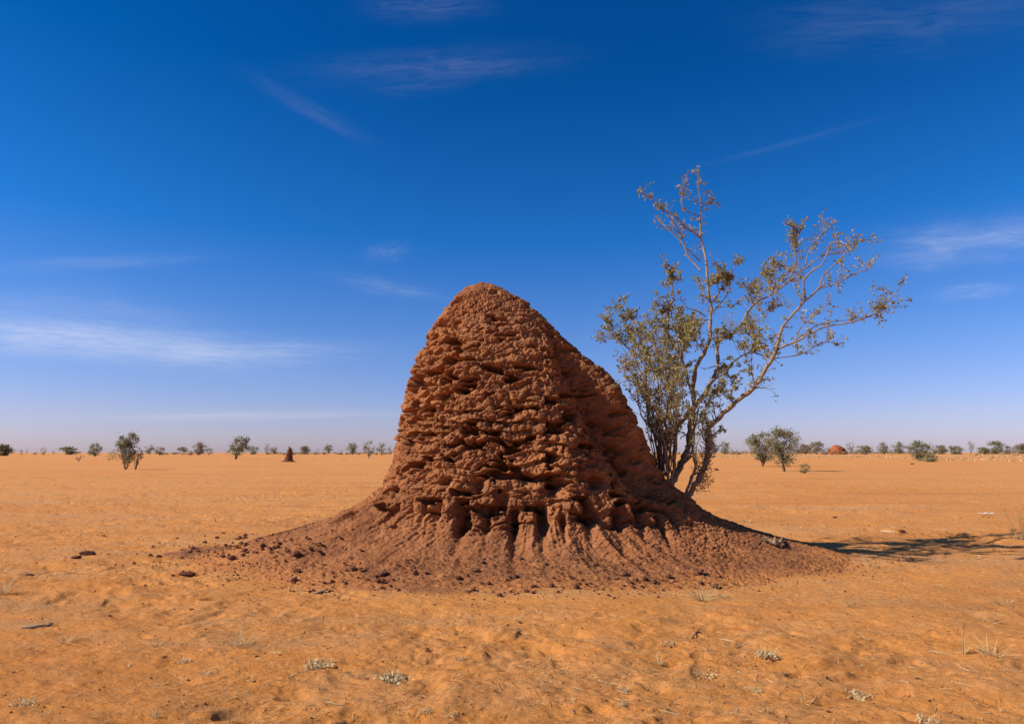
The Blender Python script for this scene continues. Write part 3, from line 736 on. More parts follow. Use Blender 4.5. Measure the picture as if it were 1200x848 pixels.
S('savanna_tree', 'small dark tree nearest the left edge of the big mound', 'tree', 447, 534, 13, 15, 'umbrella', 'green', 550, 111)
far = [
 # name, label, cat, px, py, w, h, style, leaf
 ('dark_bush', 'dark bush cut by the left edge of the photo', 'bush', 1, 534, 26, 17, 'round', 'green'),
 ('small_bush', 'small bush touching the right side of the dark bush at the left edge', 'bush', 14, 530, 8, 9, 'round', 'green'),
 ('small_bush', 'tiny low bush, second speck right of the dark bush at the left edge', 'bush', 25, 531, 6, 5, 'low', 'brown'),
 ('thin_shrub', 'tiny thin upright shrub between two low specks on the far left horizon', 'shrub', 31, 530, 4, 8, 'twiggy', 'green'),
 ('small_bush', 'tiny low bush just left of the small round bush on the far left horizon', 'bush', 41, 531, 6, 4, 'low', 'brown'),
 ('small_bush', 'small round bush midway between the left edge and the two-humped bush', 'bush', 51, 531, 8, 8, 'round', 'green'),
 ('small_bush', 'tiny low bush directly left of the two-humped bush on the horizon', 'bush', 62, 531, 5, 4, 'low', 'brown'),
 ('wide_bush', 'wide two-humped dark bush left of the dense round bush', 'bush', 80, 531, 19, 10, 'low', 'green'),
 ('round_tree', 'dense round dark bush standing left of the tall ragged shrub', 'bush', 111, 534, 16, 17, 'round', 'green'),
 ('round_bush', 'dark round bush first to the right of the tall ragged shrub', 'bush', 175, 531, 12, 12, 'round', 'green'),
 ('thin_shrub', 'thin brownish shrub touching the bush right of the tall ragged shrub', 'shrub', 187, 533, 12, 12, 'twiggy', 'brown'),
 ('round_bush', 'dark bush on the left of the cluster of three between ragged shrub and leaning tree', 'bush', 214, 532, 12, 11, 'round', 'green'),
 ('low_shrub', 'low green shrub in the middle of the cluster of three left of the leaning tree', 'shrub', 223, 533, 10, 6, 'low', 'pale'),
 ('savanna_shrub', 'wide brownish bush on the right of the cluster of three left of the leaning tree', 'shrub', 233, 533, 17, 16, 'round', 'brown'),
 ('small_bush', 'small dark bush right beside the brownish one, just left of the leaning tree', 'bush', 245, 532, 9, 9, 'round', 'green'),
 ('side_bush', 'small dark bush tucked under the right side of the leaning tree crown', 'bush', 296, 531, 14, 10, 'low', 'green'),
 ('thin_shrub', 'slim upright shrub, left one of two between leaning tree and conical mound', 'shrub', 313, 530, 8, 13, 'round', 'pale'),
 ('thin_shrub', 'small open shrub, right one of two between leaning tree and conical mound', 'shrub', 321, 532, 10, 11, 'round', 'brown'),
 ('savanna_shrub', 'pointed brownish shrub first to the right of the small conical mound', 'shrub', 357, 532, 15, 11, 'round', 'brown'),
 ('small_bush', 'tiny dark bush left of the little flat-crowned tree on the horizon', 'bush', 371, 529, 6, 5, 'low', 'green'),
 ('umbrella_tree', 'little flat-crowned dark tree midway between conical mound and big mound', 'tree', 384, 529, 14, 11, 'umbrella', 'green'),
 ('small_bush', 'tiny dark bush right of the little flat-crowned tree on the horizon', 'bush', 400, 529, 6, 4, 'low', 'green'),
 ('round_bush', 'dense dark round bush left of the thin feathery tree', 'bush', 413, 531, 15, 14, 'round', 'green'),
 ('small_bush', 'small bush half hidden behind the left edge of the big mound', 'bush', 457, 531, 8, 8, 'round', 'brown'),
 ('dark_tree', 'dark bush seen behind the lowest stem of the leaning tree', 'bush', 836, 530, 11, 14, 'round', 'green'),
 ('round_tree', 'round grey-green bush just right of the leaning tree stem', 'bush', 849, 531, 14, 15, 'round', 'green'),
 ('small_bush', 'tiny low bush between the tree stem and the pair of trees', 'bush', 860, 530, 9, 4, 'low', 'green'),
 ('savanna_shrub', 'ragged brownish bush touching the right side of the pair of trees', 'bush', 944, 531, 16, 13, 'round', 'brown'),
 ('savanna_shrub', 'ragged grey bush between the pair of trees and the reddish mound', 'bush', 957, 531, 17, 15, 'round', 'pale'),
 ('low_shrub', 'low dark shrub touching the left side of the reddish mound', 'shrub', 969, 530, 12, 6, 'low', 'green'),
 ('small_tree', 'small dark tree standing just right of the reddish mound', 'tree', 997, 529, 10, 13, 'tree', 'green'),
 ('wide_bush', 'wide grey bush second to the right of the reddish mound', 'bush', 1011, 531, 19, 10, 'low', 'pale'),
 ('round_bush', 'grey-green bush with pointed top left of the olive bush, farther of two', 'bush', 1036, 531, 15, 14, 'round', 'pale'),
 ('round_bush', 'dark bush next to the olive bush on its left side', 'bush', 1054, 531, 16, 13, 'round', 'green'),
 ('wide_bush', 'wide low dark bush first to the right of the olive bush', 'bush', 1102, 530, 18, 10, 'low', 'green'),
 ('wide_bush', 'low dark bush second to the right of the olive bush', 'bush', 1121, 531, 18, 10, 'low', 'green'),
 ('thin_shrub', 'thin dark shrub with a slanting top between the olive bush and the large mass', 'shrub', 1138, 530, 9, 12, 'twiggy', 'green'),
 ('wide_bush', 'wide grey bush against the left side of the tallest far-right bush', 'bush', 1154, 531, 17, 9, 'low', 'pale'),
 ('round_bush', 'tallest rounded dark bush on the far-right horizon', 'bush', 1167, 531, 18, 16, 'round', 'green'),
 ('low_shrub', 'low grey shrub right of the tallest far-right bush', 'shrub', 1182, 530, 14, 8, 'low', 'pale'),
 ('brown_bush', 'brownish bush cut by the right edge of the photo', 'bush', 1198, 531, 18, 14, 'round', 'brown'),
 ('small_bush', 'low dark bush in the pale grass under the far-right horizon bushes', 'bush', 1145, 534, 7, 3, 'low', 'brown'),
 ('small_bush', 'small dark bush at right in the pale grass below the brownish edge bush', 'bush', 1190, 535, 6, 3, 'low', 'brown'),
]
for k, (nm, lb, ct, px, py, w, h, st, lf) in enumerate(far):
    S(nm, lb, ct, px, max(py, 532.2) + (k % 3) * .25, w * (.86 + .2 * ((k * 37) % 10) / 10), h * (.80 + .25 * ((k * 53) % 10) / 10) + (max(py, 532.2) - py), st, lf, int(200 + w * h * 4.2), 200 + k, P_)
# a broken line of scrub far off that reads as one mass
def far_scrub():
    g = np.random.default_rng(9); n = 1000
    az = np.radians(g.uniform(-48, 48, n)); d = g.uniform(480, 1500, n); x, y = np.sin(az) * d, np.cos(az) * d
    ok = fbm(az * 14, az * 0 + 2, oct=2, seed=3) > np.where(az > .3, -.25, .05); x, y, az = x[ok], y[ok], az[ok]; n = len(x)
    h = g.uniform(.8, 2.6, n) * np.where(az > .25, 1.3, .75); w = h * g.uniform(1, 2.6, n); z = ground_h(x, y)
    q = g.normal(size=(n, 26, 3)) * np.stack([w * .45, w * .45, h * .28], -1)[:, None]; q[..., 2] = np.abs(q[..., 2] + h[:, None] * .45)
    pts = (q + np.stack([x, y, z], -1)[:, None]).reshape(-1, 3)
    tag(link('far_scrub', leaves_mesh('far_scrub', pts, .95, M_SHRUB_B, .7, 5, var=.4)), 'broken line of tiny far-off scrub along the horizon', 'scrub', kind='stuff')
far_scrub()

# ------------------------------------------------------------------ small mounds far off
def far_mound(name, label, px, py, w, h, prof, seed, mat, lean=0):
    p = on_ground(px, py); sc = p.y / F; W_, H_ = w * sc, h * sc; V = []; n = 48
    z0 = float(ground_h(np.array([p.x]), np.array([p.y]))[0])
    tz = np.linspace(0, 1, 40); th = np.linspace(0, 2 * np.pi, n, endpoint=False)
    A, Z = np.meshgrid(th, tz); r = np.interp(Z, [a for a, b in prof], [b for a, b in prof]) * W_ / 2
    x, y, z = np.cos(A) * r + lean * Z * W_, np.sin(A) * r * .9, Z * H_
    k = 1 + .30 * fbm(x * 2.2 / W_ * 3, y * 2.2 / W_ * 3, z / H_ * 5, 4, seed)
    x2, y2 = lean * Z * W_ + (x - lean * Z * W_) * k, y * k; z = z * (1 + .05 * fbm(x, y, z, 2, seed + 3)) - .05
    V = np.stack([x2, y2, z], -1).reshape(-1, 3); i = np.arange(39)[:, None]; j = np.arange(n)[None]; j2 = (j + 1) % n
    Q = np.stack([i * n + j, i * n + j2, (i + 1) * n + j2, (i + 1) * n + j], -1).reshape(-1, 4)
    me = np_mesh(name, V, Q, [(39 * n, 39 * n + k, 39 * n + k + 1) for k in range(1, n - 1)], mat)
    return tag(link(name, me, loc=(p.x, p.y, z0)), label, 'termite mound')
M_FARCLAY = mat_simple('far_clay', (.13, .055, .035), (.20, .08, .045), 2)
M_FARRED = mat_simple('far_red_clay', (.27, .075, .032), (.38, .12, .045), .5, bmp=.8, dist=.2)
far_mound('small_mound', 'small dark conical termite mound on the plain left of the big mound', 338, 541, 19, 17,
          [(0, 1.0), (.06, .70), (.15, .50), (.5, .38), (.8, .28), (1, .10)], 301, M_FARCLAY, .06)
S('mound_bush', 'small upright bush growing just behind the tip of the small conical mound', 'bush', 339, 540, 9, 19, 'tree', 'pale', 420, 302, low=.4)
far_mound('red_mound', 'distant reddish rounded mound on the right horizon between bushes', 982, 532.6, 20, 11,
          [(0, 1.0), (.3, .98), (.6, .78), (.85, .45), (1, .1)], 303, M_FARRED, -.05)

# ------------------------------------------------------------------ clods
def clod_mesh(seed, mat, flat=.7):
    g = np.random.default_rng(seed)
    nu, nv = 22, 14
    V = []; 
    for i in range(nv):
        for j in range(nu):
            a = math.pi * i / (nv - 1); b = 2 * math.pi * j / nu
            V.append((math.sin(a) * math.cos(b), math.sin(a) * math.sin(b), math.cos(a)))
    V = np.array(V); o = seed * 3.7
    k = 1 + .55 * fbm(V[:, 0] * 1.3 + o, V[:, 1] * 1.3, V[:, 2] * 1.3, 3, seed, .6)
    f1, f2, _ = worley(V[:, 0] * 1.4 + o, V[:, 1] * 1.4, V[:, 2] * 1.4, seed); k = k + .25 * (f2 - f1)
    V = V * k[:, None] * (1, .8, flat); V = V * (1 + .10 * fbm(V[:, 0] * 6, V[:, 1] * 6, V[:, 2] * 6, 2, seed + 9))[:, None]
    Q = [(i * nu + j, (i + 1) * nu + j, (i + 1) * nu + (j + 1) % nu, i * nu + (j + 1) % nu) for i in range(nv - 1) for j in range(nu)]
    return np_mesh('clay_clod', V, Q, None, mat, smooth=False)
CM = [clod_mesh(400 + i, M_CLOD, (.55, .7, .85)[i % 3]) for i in range(7)]
CM2 = [clod_mesh(410 + i, M_CLOD2, .7) for i in range(2)]
def clod(px, py, w, label, group=None, me=None, flat=1.0, name='clay_clod'):
    p = hit(px, py); s = w / F * p.y / 2
    o = link(name, me or rnd.choice(CM)); o.location = (p.x, p.y, p.z + s * .28 * flat)
    o.rotation_euler = (rnd.uniform(-.3, .3), rnd.uniform(-.3, .3), rnd.uniform(0, 6.28)); o.scale = (s * rnd.uniform(.9, 1.2), s * rnd.uniform(.8, 1.1), s * rnd.uniform(.7, 1.0) * flat)
    if name == 'clay_clod': tag(o, label, 'clod', group)
    else: tag(o, label, 'clod', group)
    return o
big = [
 (226, 641, 7, 'dark clod at the far left end of the rubble patch'), (261, 652, 7, 'dark clod, left one of a touching pair on the near edge of the rubble patch'),
 (271, 654, 8, 'dark clod, right one of a touching pair on the near edge of the rubble patch'), (286, 646, 9, 'largest dark clod in the middle of the left rubble patch'),
 (347, 649, 8, 'dark clod at the right end of the rubble patch by the mound skirt'), (343, 680, 10, 'rounded brown clod on orange sand in front of the rubble patch'),
 (388, 682, 8, 'dark clod in the front row just right of the rounded brown one'), (405, 683, 5, 'small dark clod in the front row left of the upright one'),
 (449, 673, 10, 'dark upright clod on the skirt, tallest of those left of centre'), (443, 681, 7, 'flat dark clod just below the upright clod left of centre'),
 (536, 677, 9, 'broad brownish clod on the skirt below the centre of the mound'), (555, 692, 7, 'dark clod at the lowest edge of the skirt, below the mound centre'),
 (585, 698, 7, 'dark clod alone on the sand, lowest of all below the mound centre'), (675, 688, 8, 'dark clod in the front row right of the centre, left of the upright pair'),
 (625, 687, 6, 'dark clod at the left start of the right-hand front row'), (617, 693, 5, 'small dark clod on the sand below the start of the right-hand row'),
 (732, 673, 7, 'dark clod standing slightly above the right-hand front row'), (756, 679, 8, 'dark wedge-shaped clod in the right-hand front row'),
 (766, 682, 7, 'dark flat clod right of the wedge-shaped one in the front row'), (783, 676, 8, 'dark pointed clod near the right end of the front row'),
 (820, 671, 9, 'biggest black clod right of the front row below the tree'), (838, 687, 6, 'flat dark clod on the sand by the dry tuft below the tree'),
 (719, 701, 5, 'reddish clod on open sand below the right-hand front row'), (103, 650, 12, 'flat black clod, right one of a pair on the open sand at left'),
 (89, 654, 9, 'dark clod, left one of a pair on the open sand at left'), (34, 675, 9, 'dark low clod on open sand near the left edge'),
 (219, 676, 19, 'long flat dark clod lying on sand in front of the rubble patch'), (186, 652, 6, 'dark clod alone on sand left of the rubble patch'),
 (213, 654, 6, 'dark flat clod between the lone one and the rubble patch'), (366, 694, 6, 'rust-coloured clod at the left end of the pale stick'),
 (698, 661, 5, 'small dark clod high on the skirt right of centre'), (1057, 624, 7, 'brown clod on far sand just above the tree shadow'),
 (978, 607, 5, 'dark clod far out on the plain between mound and tree shadow'), (885, 537, 3, 'tiny dark clod beside the pair of small trees'),
 (840, 551, 5, 'dark clod on the plain between tree stem and pair of trees'), (1069, 544, 4, 'dark clod below the olive bush on the right plain'),
]
for px, py, w, lb in big:
    long = w > 15
    o = clod(px, py, w * (.62 if long else 1), lb, flat=.6 if long else 1.0, me=CM2[0] if 'rust' in lb or 'reddish' in lb or 'rounded brown' in lb else None)
    if long: o.scale.x *= 1.6; o.scale.y *= .6; o.rotation_euler = (0, 0, .1)
G1 = 'dark clay clods scattered round the foot of the mound'
cnt = 0; tries = 0
while cnt < 230 and tries < 8000:
    tries += 1
    m = rnd.random()
    if m < .40: px, py = rnd.gauss(300, 48), rnd.gauss(641, 9)                       # rubble patch
    elif m < .62: px = rnd.uniform(330, 560); py = 674 + (px - 330) * .055 + rnd.gauss(0, 11)
    elif m < .86: px = rnd.uniform(560, 850); py = 690 - (px - 560) * .045 + rnd.gauss(0, 8)
    elif m < .93: px, py = rnd.uniform(380, 960), rnd.uniform(640, 685)
    else: px, py = rnd.uniform(20, 620), rnd.uniform(600, 735)
    if not (0 < px < 1195 and 590 < py < 840): continue
    w = min(7, 1.8 + rnd.expovariate(1 / 1.3))
    clod(px, py, w, 'small dark clay clod, one of the many loose ones strewn round the mound foot', G1); cnt += 1

# crumbs, straw and husks: nobody could count them
def crumbs():
    g = np.random.default_rng(77); P = []; Sz = []; 
    n = 20000; u = g.random(n)
    x = MX + g.normal(size=n) * 2.9; y = MY - np.abs(g.normal(size=n) * .55) - 2.15 + .05 * np.abs(x) ** 2
    x2, y2 = -3.95 + g.normal(size=n) * .95, 11.35 + g.normal(size=n) * .5
    rd = 4 + 22 * g.random(n) ** 1.6; a = g.uniform(-.75, .75, n)
    x = np.where(u < .25, x, np.where(u < .40, x2, np.sin(a) * rd)); y = np.where(u < .25, y, np.where(u < .40, y2, np.cos(a) * rd))
    P = np.column_stack([x, y]); Sz = np.minimum(.026, .004 + g.exponential(.0036, n)) * np.where(u > .40, .62, 1)
    far_ = u > .86; rf_ = g.uniform(14, 55, n); x_ = np.sin(a) * rf_; y_ = np.cos(a) * rf_
    P = np.where(far_[:, None], np.column_stack([x_, y_]), P); Sz = np.where(far_, g.uniform(.007, .021, n), Sz)
    P = np.array(P); Sz = np.array(Sz)
    Z = ground_h(P[:, 0], P[:, 1]); hm, gx0, gy0, cs, nx, ny = MH['h']
    gi = ((P[:, 0] - gx0) / cs).astype(int).clip(0, nx - 1); gj = ((P[:, 1] - gy0) / cs).astype(int).clip(0, ny - 1)
    Z = np.maximum(Z, hm[gi, gj])
    ok = Z < .5; P, Z, Sz = P[ok], Z[ok], Sz[ok]; n = len(P)
    base = np.array([(1, 0, 0), (0, 1, 0), (-1, 0, 0), (0, -1, 0), (0, 0, .8), (0, 0, -.5)]) 
    V = base[None] * (1 + g.uniform(-.4, .4, (n, 6, 3))) + g.normal(size=(n, 6, 3)) * .12
    a = g.uniform(0, 6.28, n); c, s = np.cos(a)[:, None], np.sin(a)[:, None]
    X = V[..., 0] * c - V[..., 1] * s; Yv = V[..., 0] * s + V[..., 1] * c
    V = np.stack([X, Yv * .8, V[..., 2]], -1) * Sz[:, None, None] + np.stack([P[:, 0], P[:, 1], Z + Sz * .3], -1)[:, None]
    f = np.array([(0, 1, 4), (1, 2, 4), (2, 3, 4), (3, 0, 4), (1, 0, 5), (2, 1, 5), (3, 2, 5), (0, 3, 5)])
    T = (np.arange(n)[:, None, None] * 6 + f[None]).reshape(-1, 3)
    tag(link('clay_crumbs', np_mesh('clay_crumbs', V.reshape(-1, 3), None, T, M_CLOD, smooth=False)), 'fine dark clay crumbs strewn over the sand and the mound skirt', 'gravel', kind='stuff')
crumbs()
def strips(P, D, L, Wd, seed, curl=.5):
    """thin bent straws: P base points, D directions"""
    g = np.random.default_rng(seed); n = len(P); D = D / np.linalg.norm(D, axis=1)[:, None]
    S_ = np.cross(D, g.normal(size=(n, 3))); S_ /= np.linalg.norm(S_, axis=1)[:, None]
    B = np.cross(D, S_) * g.uniform(-curl, curl, n)[:, None]
    B[:, 2] -= curl * .3
    rows = []
    for t, w in ((0, 1), (.35, .9), (.7, .6), (1, .15)):
        c = P + D * (L * t)[:, None] + B * (L * t * t)[:, None]
        rows += [c - S_ * (Wd * w)[:, None], c + S_ * (Wd * w)[:, None]]
    V = np.stack(rows, 1)
    f = np.array([(0, 1, 3, 2), (2, 3, 5, 4), (4, 5, 7, 6)])
    Q = (np.arange(n)[:, None, None] * 8 + f[None]).reshape(-1, 4)
    return V.reshape(-1, 3), Q, np.repeat(g.uniform(0, 1, n), 8)
def litter():
    g = np.random.default_rng(5); P = []
    rd = 4.0 + 20 * g.random(22000) ** 1.8; a = g.uniform(-.75, .75, 22000); P = np.column_stack([np.sin(a) * rd, np.cos(a) * rd])
    ok = (fbm(P[:, 0] * .9, P[:, 1] * .9, oct=2, seed=66) > g.uniform(-.25, .55, 22000)) & (clay_mask(P[:, 0], P[:, 1]) < .3); P = P[ok][:9000]
    # stubble farther out
    rd = g.uniform(14, 55, 9000); a = g.uniform(-.75, .75, 9000); P2 = np.column_stack([np.sin(a) * rd, np.cos(a) * rd])
    P2 = P2[fbm(P2[:, 0] * .3, P2[:, 1] * .3, oct=3, seed=67) > g.uniform(-.1, .6, 9000)]; P = np.concatenate([P, P2]); big_ = np.concatenate([np.ones(len(P) - len(P2)), g.uniform(1.5, 3.2, len(P2))])
    P = np.array(P); n = len(P); Z = ground_h(P[:, 0], P[:, 1]) + .004
    D = g.normal(size=(n, 3)) * (1, 1, .10); D[:, 2] = np.abs(D[:, 2])
    V, Q, t = strips(np.column_stack([P, Z]), D, (.015 + g.exponential(.035, n).clip(0, .2)) * big_ ** .6, g.uniform(.0012, .0034, n) * big_, 6, .25)
    me = np_mesh('straw_litter', V, Q, None, M_STRAW, smooth=False); fattr(me, 'tone', t)
    tag(link('straw_litter', me), 'broken bits of pale straw blown over the sand', 'litter', kind='stuff')
litter()

# ------------------------------------------------------------------ dry tufts and withered plants
def tuft(px, py, w, h, label, kind='dry_grass_tuft', n=40, seed=1, group=None, flat=.0):
    p = hit(px, py); sc = p.y / F; g = np.random.default_rng(seed)
    rad, ht = w * sc / 2, max(h * sc, .015)
    a = g.uniform(0, 6.28, n); q = rad * .35 * np.sqrt(g.random(n))
    P = np.column_stack([np.cos(a) * q, np.sin(a) * q, np.full(n, -.004)])
    b = a + g.normal(size=n) * .7; out_ = rad * g.uniform(.3, 1.0, n)
    D = np.column_stack([np.cos(b) * out_, np.sin(b) * out_, ht * g.uniform(.25, 1.0, n) * (1 - flat)])
    L = np.linalg.norm(D, axis=1)
    V, Q, t = strips(P, D, L, np.full(n, min(.004, .0011 + .0003 * p.y ** .8)) * g.uniform(.6, 1.3, n), seed, .35)
    if kind == 'withered_plant':
        V2, Q2, t2 = strips(np.column_stack([g.normal(size=n) * rad * .7, g.normal(size=n) * rad * .6, np.full(n, .006)]), g.normal(size=(n, 3)) * (1, 1, .12), g.uniform(.02, .09, n), g.uniform(.001, .0025, n), seed + 1, .3)
        Q = np.concatenate([Q, Q2 + len(V)]); V = np.concatenate([V, V2]); t = np.concatenate([t, t2])
    if kind == 'dry_grass_tuft':
        me = np_mesh(kind, V, Q, None, M_STRAW, smooth=False); fattr(me, 'tone', t)
        o = link(kind, me, loc=(p.x, p.y, p.z)); tag(o, label, 'dry grass', group); return o
    o = tag(empty(kind, (p.x, p.y, p.z)), label, 'withered plant', group)
    me = np_mesh('stems', V, Q, None, M_STRAW, smooth=False); fattr(me, 'tone', t); link('stems', me, o)
    m = int(n * 3.4); a = g.uniform(0, 6.28, m); q = rad * .85 * np.sqrt(g.random(m))
    LP = np.column_stack([np.cos(a) * q, np.sin(a) * q * .8, np.abs(g.normal(size=m)) * ht * .16 + .003])
    link('curled_leaves', leaves_mesh('curled_leaves', LP * (1, 1, 1) + g.normal(size=(m, 3)) * (rad * .16, rad * .1, 0), min(.028, rad * .22), M_HUSK, .55, seed, fold=.9), o)
    return o
tuft(457, 797, 42, 14, 'bleached heap of curled dead leaves, largest on the near sand left of centre', 'withered_plant', 46, 501, flat=.3)
tuft(372, 780, 36, 16, 'withered plant with one stiff upright twig on the near sand left of centre', 'withered_plant', 34, 502, flat=.2)
tuft(898, 770, 26, 16, 'pale withered clump on the near sand right of centre', 'withered_plant', 34, 503)
tuft(824, 703, 44, 22, 'fine dry grass tuft growing just below the dark clods under the tree', 'dry_grass_tuft', 90, 504)
tuft(848, 700, 12, 6, 'small bleached leaf scrap beside the fine dry tuft under the tree', 'withered_plant', 14, 505)
tuft(282, 757, 46, 30, 'long-bladed pale tuft by a hollow in the near sand at left', 'dry_grass_tuft', 46, 506)
tuft(78, 752, 34, 14, 'flattened straw tuft over a dark hollow at lower left', 'dry_grass_tuft', 40, 507, flat=.3)
tuft(5, 697, 22, 26, 'dry tuft cut by the left edge of the photo', 'dry_grass_tuft', 40, 508)
tuft(216, 776, 18, 9, 'small grey leaf clump left of the long-bladed pale tuft', 'withered_plant', 18, 509)
tuft(242, 790, 16, 8, 'small pale clump below and left of the long-bladed tuft', 'withered_plant', 14, 510)
tuft(183, 834, 16, 12, 'pale brown clump close to the bottom edge at left', 'dry_grass_tuft', 24, 511)
tuft(541, 771, 12, 8, 'tiny grey-white plant on the near sand right of the leaf heap', 'withered_plant', 12, 512)
tuft(184, 757, 16, 8, 'small pale tuft between two hollows left of the long-bladed one', 'dry_grass_tuft', 18, 513)
tuft(784, 757, 20, 8, 'low whitish sprig on the near sand below the fine dry tuft', 'withered_plant', 16, 514, flat=.3)
tuft(732, 810, 16, 12, 'bleached sprig, upper one of two near the bottom right of centre', 'withered_plant', 18, 515)
tuft(730, 826, 14, 9, 'greyish sprig, lower one of two near the bottom right of centre', 'withered_plant', 14, 516)
tuft(886, 810, 18, 10, 'whitish husks on the sand below the pale withered clump', 'withered_plant', 16, 517)
tuft(773, 780, 12, 14, 'short upright dry sprig on a small sand ridge', 'dry_grass_tuft', 22, 518)
tuft(825, 790, 34, 8, 'sprawled dry runner plant between the ridge sprig and pale clump', 'withered_plant', 16, 519, flat=.5)
tuft(998, 710, 24, 10, 'pale grass clump alone on smooth sand right of the mound', 'dry_grass_tuft', 44, 520)
tuft(1022, 664, 30, 14, 'wispy grass tuft just in front of the tree shadow', 'dry_grass_tuft', 26, 521, flat=.1)
tuft(1176, 708, 32, 12, 'bleached grass mat, uppermost of two at the right edge', 'dry_grass_tuft', 40, 522, flat=.3)
tuft(1160, 728, 44, 10, 'sparse spread of pale blades below the right-edge grass mat', 'dry_grass_tuft', 34, 523, flat=.3)
tuft(1165, 768, 60, 22, 'large sprawling dry grass clump near the right edge', 'dry_grass_tuft', 60, 524)
tuft(1130, 765, 16, 40, 'tall thin upright dry stalks left of the large sprawling grass clump', 'dry_grass_tuft', 14, 525)
tuft(1194, 632, 26, 52, 'tall dry stalks at the right edge at the end of the tree shadow', 'dry_grass_tuft', 34, 526)
tuft(980, 779, 16, 9, 'tiny whitish tuft in the middle of the lower right sand', 'dry_grass_tuft', 18, 527)
tuft(1003, 816, 34, 10, 'pale spread-out dry clump near the bottom at right', 'withered_plant', 24, 528, flat=.3)
tuft(944, 822, 24, 14, 'thin brown dry sprig near the bottom at right', 'dry_grass_tuft', 20, 529)
tuft(898, 834, 10, 12, 'little white-tipped sprig at the bottom right of centre', 'withered_plant', 8, 530)
tuft(1086, 846, 26, 12, 'dry clump cut by the bottom edge at right', 'withered_plant', 20, 531)
tuft(1014, 750, 18, 6, 'small dark-rooted sprig in a hollow of the lower right sand', 'dry_grass_tuft', 14, 532)
tuft(500, 834, 18, 8, 'tiny pale leaf sprig near the bottom edge left of centre', 'withered_plant', 12, 533)
tuft(527, 839, 14, 5, 'white leaf scrap near the bottom edge, right of the tiny sprig', 'withered_plant', 8, 534)
tuft(876, 612, 18, 7, 'pale grass tuft on far sand behind the right skirt of the mound', 'dry_grass_tuft', 40, 535)
tuft(690, 757, 14, 5, 'faint low sprig on the near sand right of centre', 'dry_grass_tuft', 12, 536, flat=.4)
tuft(25, 826, 30, 14, 'pale scrappy tuft in the bottom left corner', 'withered_plant', 20, 537, flat=.3)
tuft(133, 822, 14, 6, 'thin pale sprig low in the left foreground', 'dry_grass_tuft', 12, 538)
gx = random.Random(31)
for k in range(46):                                       # minor sprigs no one could tell apart
    px, py = gx.uniform(10, 1190), 848 - 200 * gx.random() ** 1.3
    if clay_mask(np.array([on_ground(px, py).x]), np.array([on_ground(px, py).y]))[0] > .1: continue
    tuft(px, py, gx.uniform(8, 20), gx.uniform(4, 10), 'tiny wisp of dry grass on the near sand, one of many alike', 'dry_grass_tuft', 10, 600 + k, 'tiny wisps of dry grass on the near sand', flat=.2)
# pale grass on the far right plain
def far_grass():
    g = np.random.default_rng(15); P = []
    n = 30000; az = np.radians(np.where(g.random(n) < .85, g.uniform(16, 44, n), g.uniform(-44, 16, n))); d = g.uniform(130, 450, n)
    x, y = np.sin(az) * d, np.cos(az) * d; ok = fbm(x * .03, y * .02, oct=3, seed=61) > .05; x, y = x[ok][:4500], y[ok][:4500]
    P = np.column_stack([x, y, ground_h(x, y)])
    P = np.array(P); n = len(P); D = g.normal(size=(n, 3)) * (.6, .6, .1); D[:, 2] = 1
    V, Q, t = strips(P, D, g.uniform(.2, .6, n), g.uniform(.04, .12, n), 16, .3)
    me = np_mesh('far_grass', V, Q, None, M_STRAW, smooth=False); fattr(me, 'tone', t)
    tag(link('far_grass', me), 'thin pale grass on the far plain at right', 'grass', kind='stuff')
far_grass()

# little dry plant rooted on the left edge of the mound
def ledge_plant():
    p = at(488, 421, 11.2); g = np.random.default_rng(3)
    o = tag(empty('ledge_plant', p), 'small yellow dry sprout sticking out of the mound wall at upper left', 'plant')
    n = 40; D = g.normal(size=(n, 3)) * (.6, .8, .5) + (-.8, -.5, .35)
    V, Q, t = strips(np.zeros((n, 3)) + (.06, 0, 0), D, g.uniform(.06, .16, n), np.full(n, .005), 4, .4)
    me = np_mesh('blades', V, Q, None, M_STRAW, smooth=False); fattr(me, 'tone', t); link('blades', me, o)
ledge_plant()

# ------------------------------------------------------------------ sticks and scraps
def stick(name, label, cat, pts, w, mat=M_OLDWOOD, sides=7, forks=()):
    P = [hit(a, b) for a, b in pts]; T = Tubes(); r = w / F * P[0].y / 2
    Q = [p + Vector((0, 0, r * .7)) for p in P]
    n = len(Q); T.add(Q, [r * (1 - .45 * i / (n - 1)) for i in range(n)], sides, .18)
    for i, dx, dz in forks:
        T.add([Q[i], Q[i] + Vector((dx, .03, dz))], [r * .7, r * .3], 5)
    org = tuple(P[0]); return tag(link(name, T.mesh(name, mat, org), loc=org), label, cat)
stick('dry_stick', 'bent pale-edged stick lying on the sand at lower left', 'stick', [(26, 736), (36, 736), (46, 734), (54, 734), (60, 731)], 4.0, forks=((3, .05, .015),))
stick('dry_stick', 'short pale stick on the sand in front of the rubble patch', 'stick', [(368, 695), (374, 694), (381, 692), (384, 691)], 3.0)
stick('dry_stick', 'thin pale stick on far sand above the tree shadow', 'stick', [(1033, 622), (1041, 623), (1049, 624)], 2.4)
stick('thin_twig', 'thin curved straw-coloured twig on smooth sand right of centre', 'twig', [(865, 758), (872, 754), (880, 753), (886, 754)], 1.2)
stick('forked_twig', 'small dark forked twig on sand below the fine dry tuft', 'twig', [(811, 748), (816, 744), (821, 741)], 1.6, M_DARKWOOD, forks=((1, .05, .03),))
stick('long_straw', 'long pale straw lying right of centre near the bottom right', 'straw', [(1088, 764), (1100, 766), (1112, 767), (1120, 767)], 1.3)
stick('thin_twig', 'thin pale twig with a kink on sand below the white leaf heap', 'twig', [(380, 822), (392, 824), (400, 826), (409, 824)], 1.2)
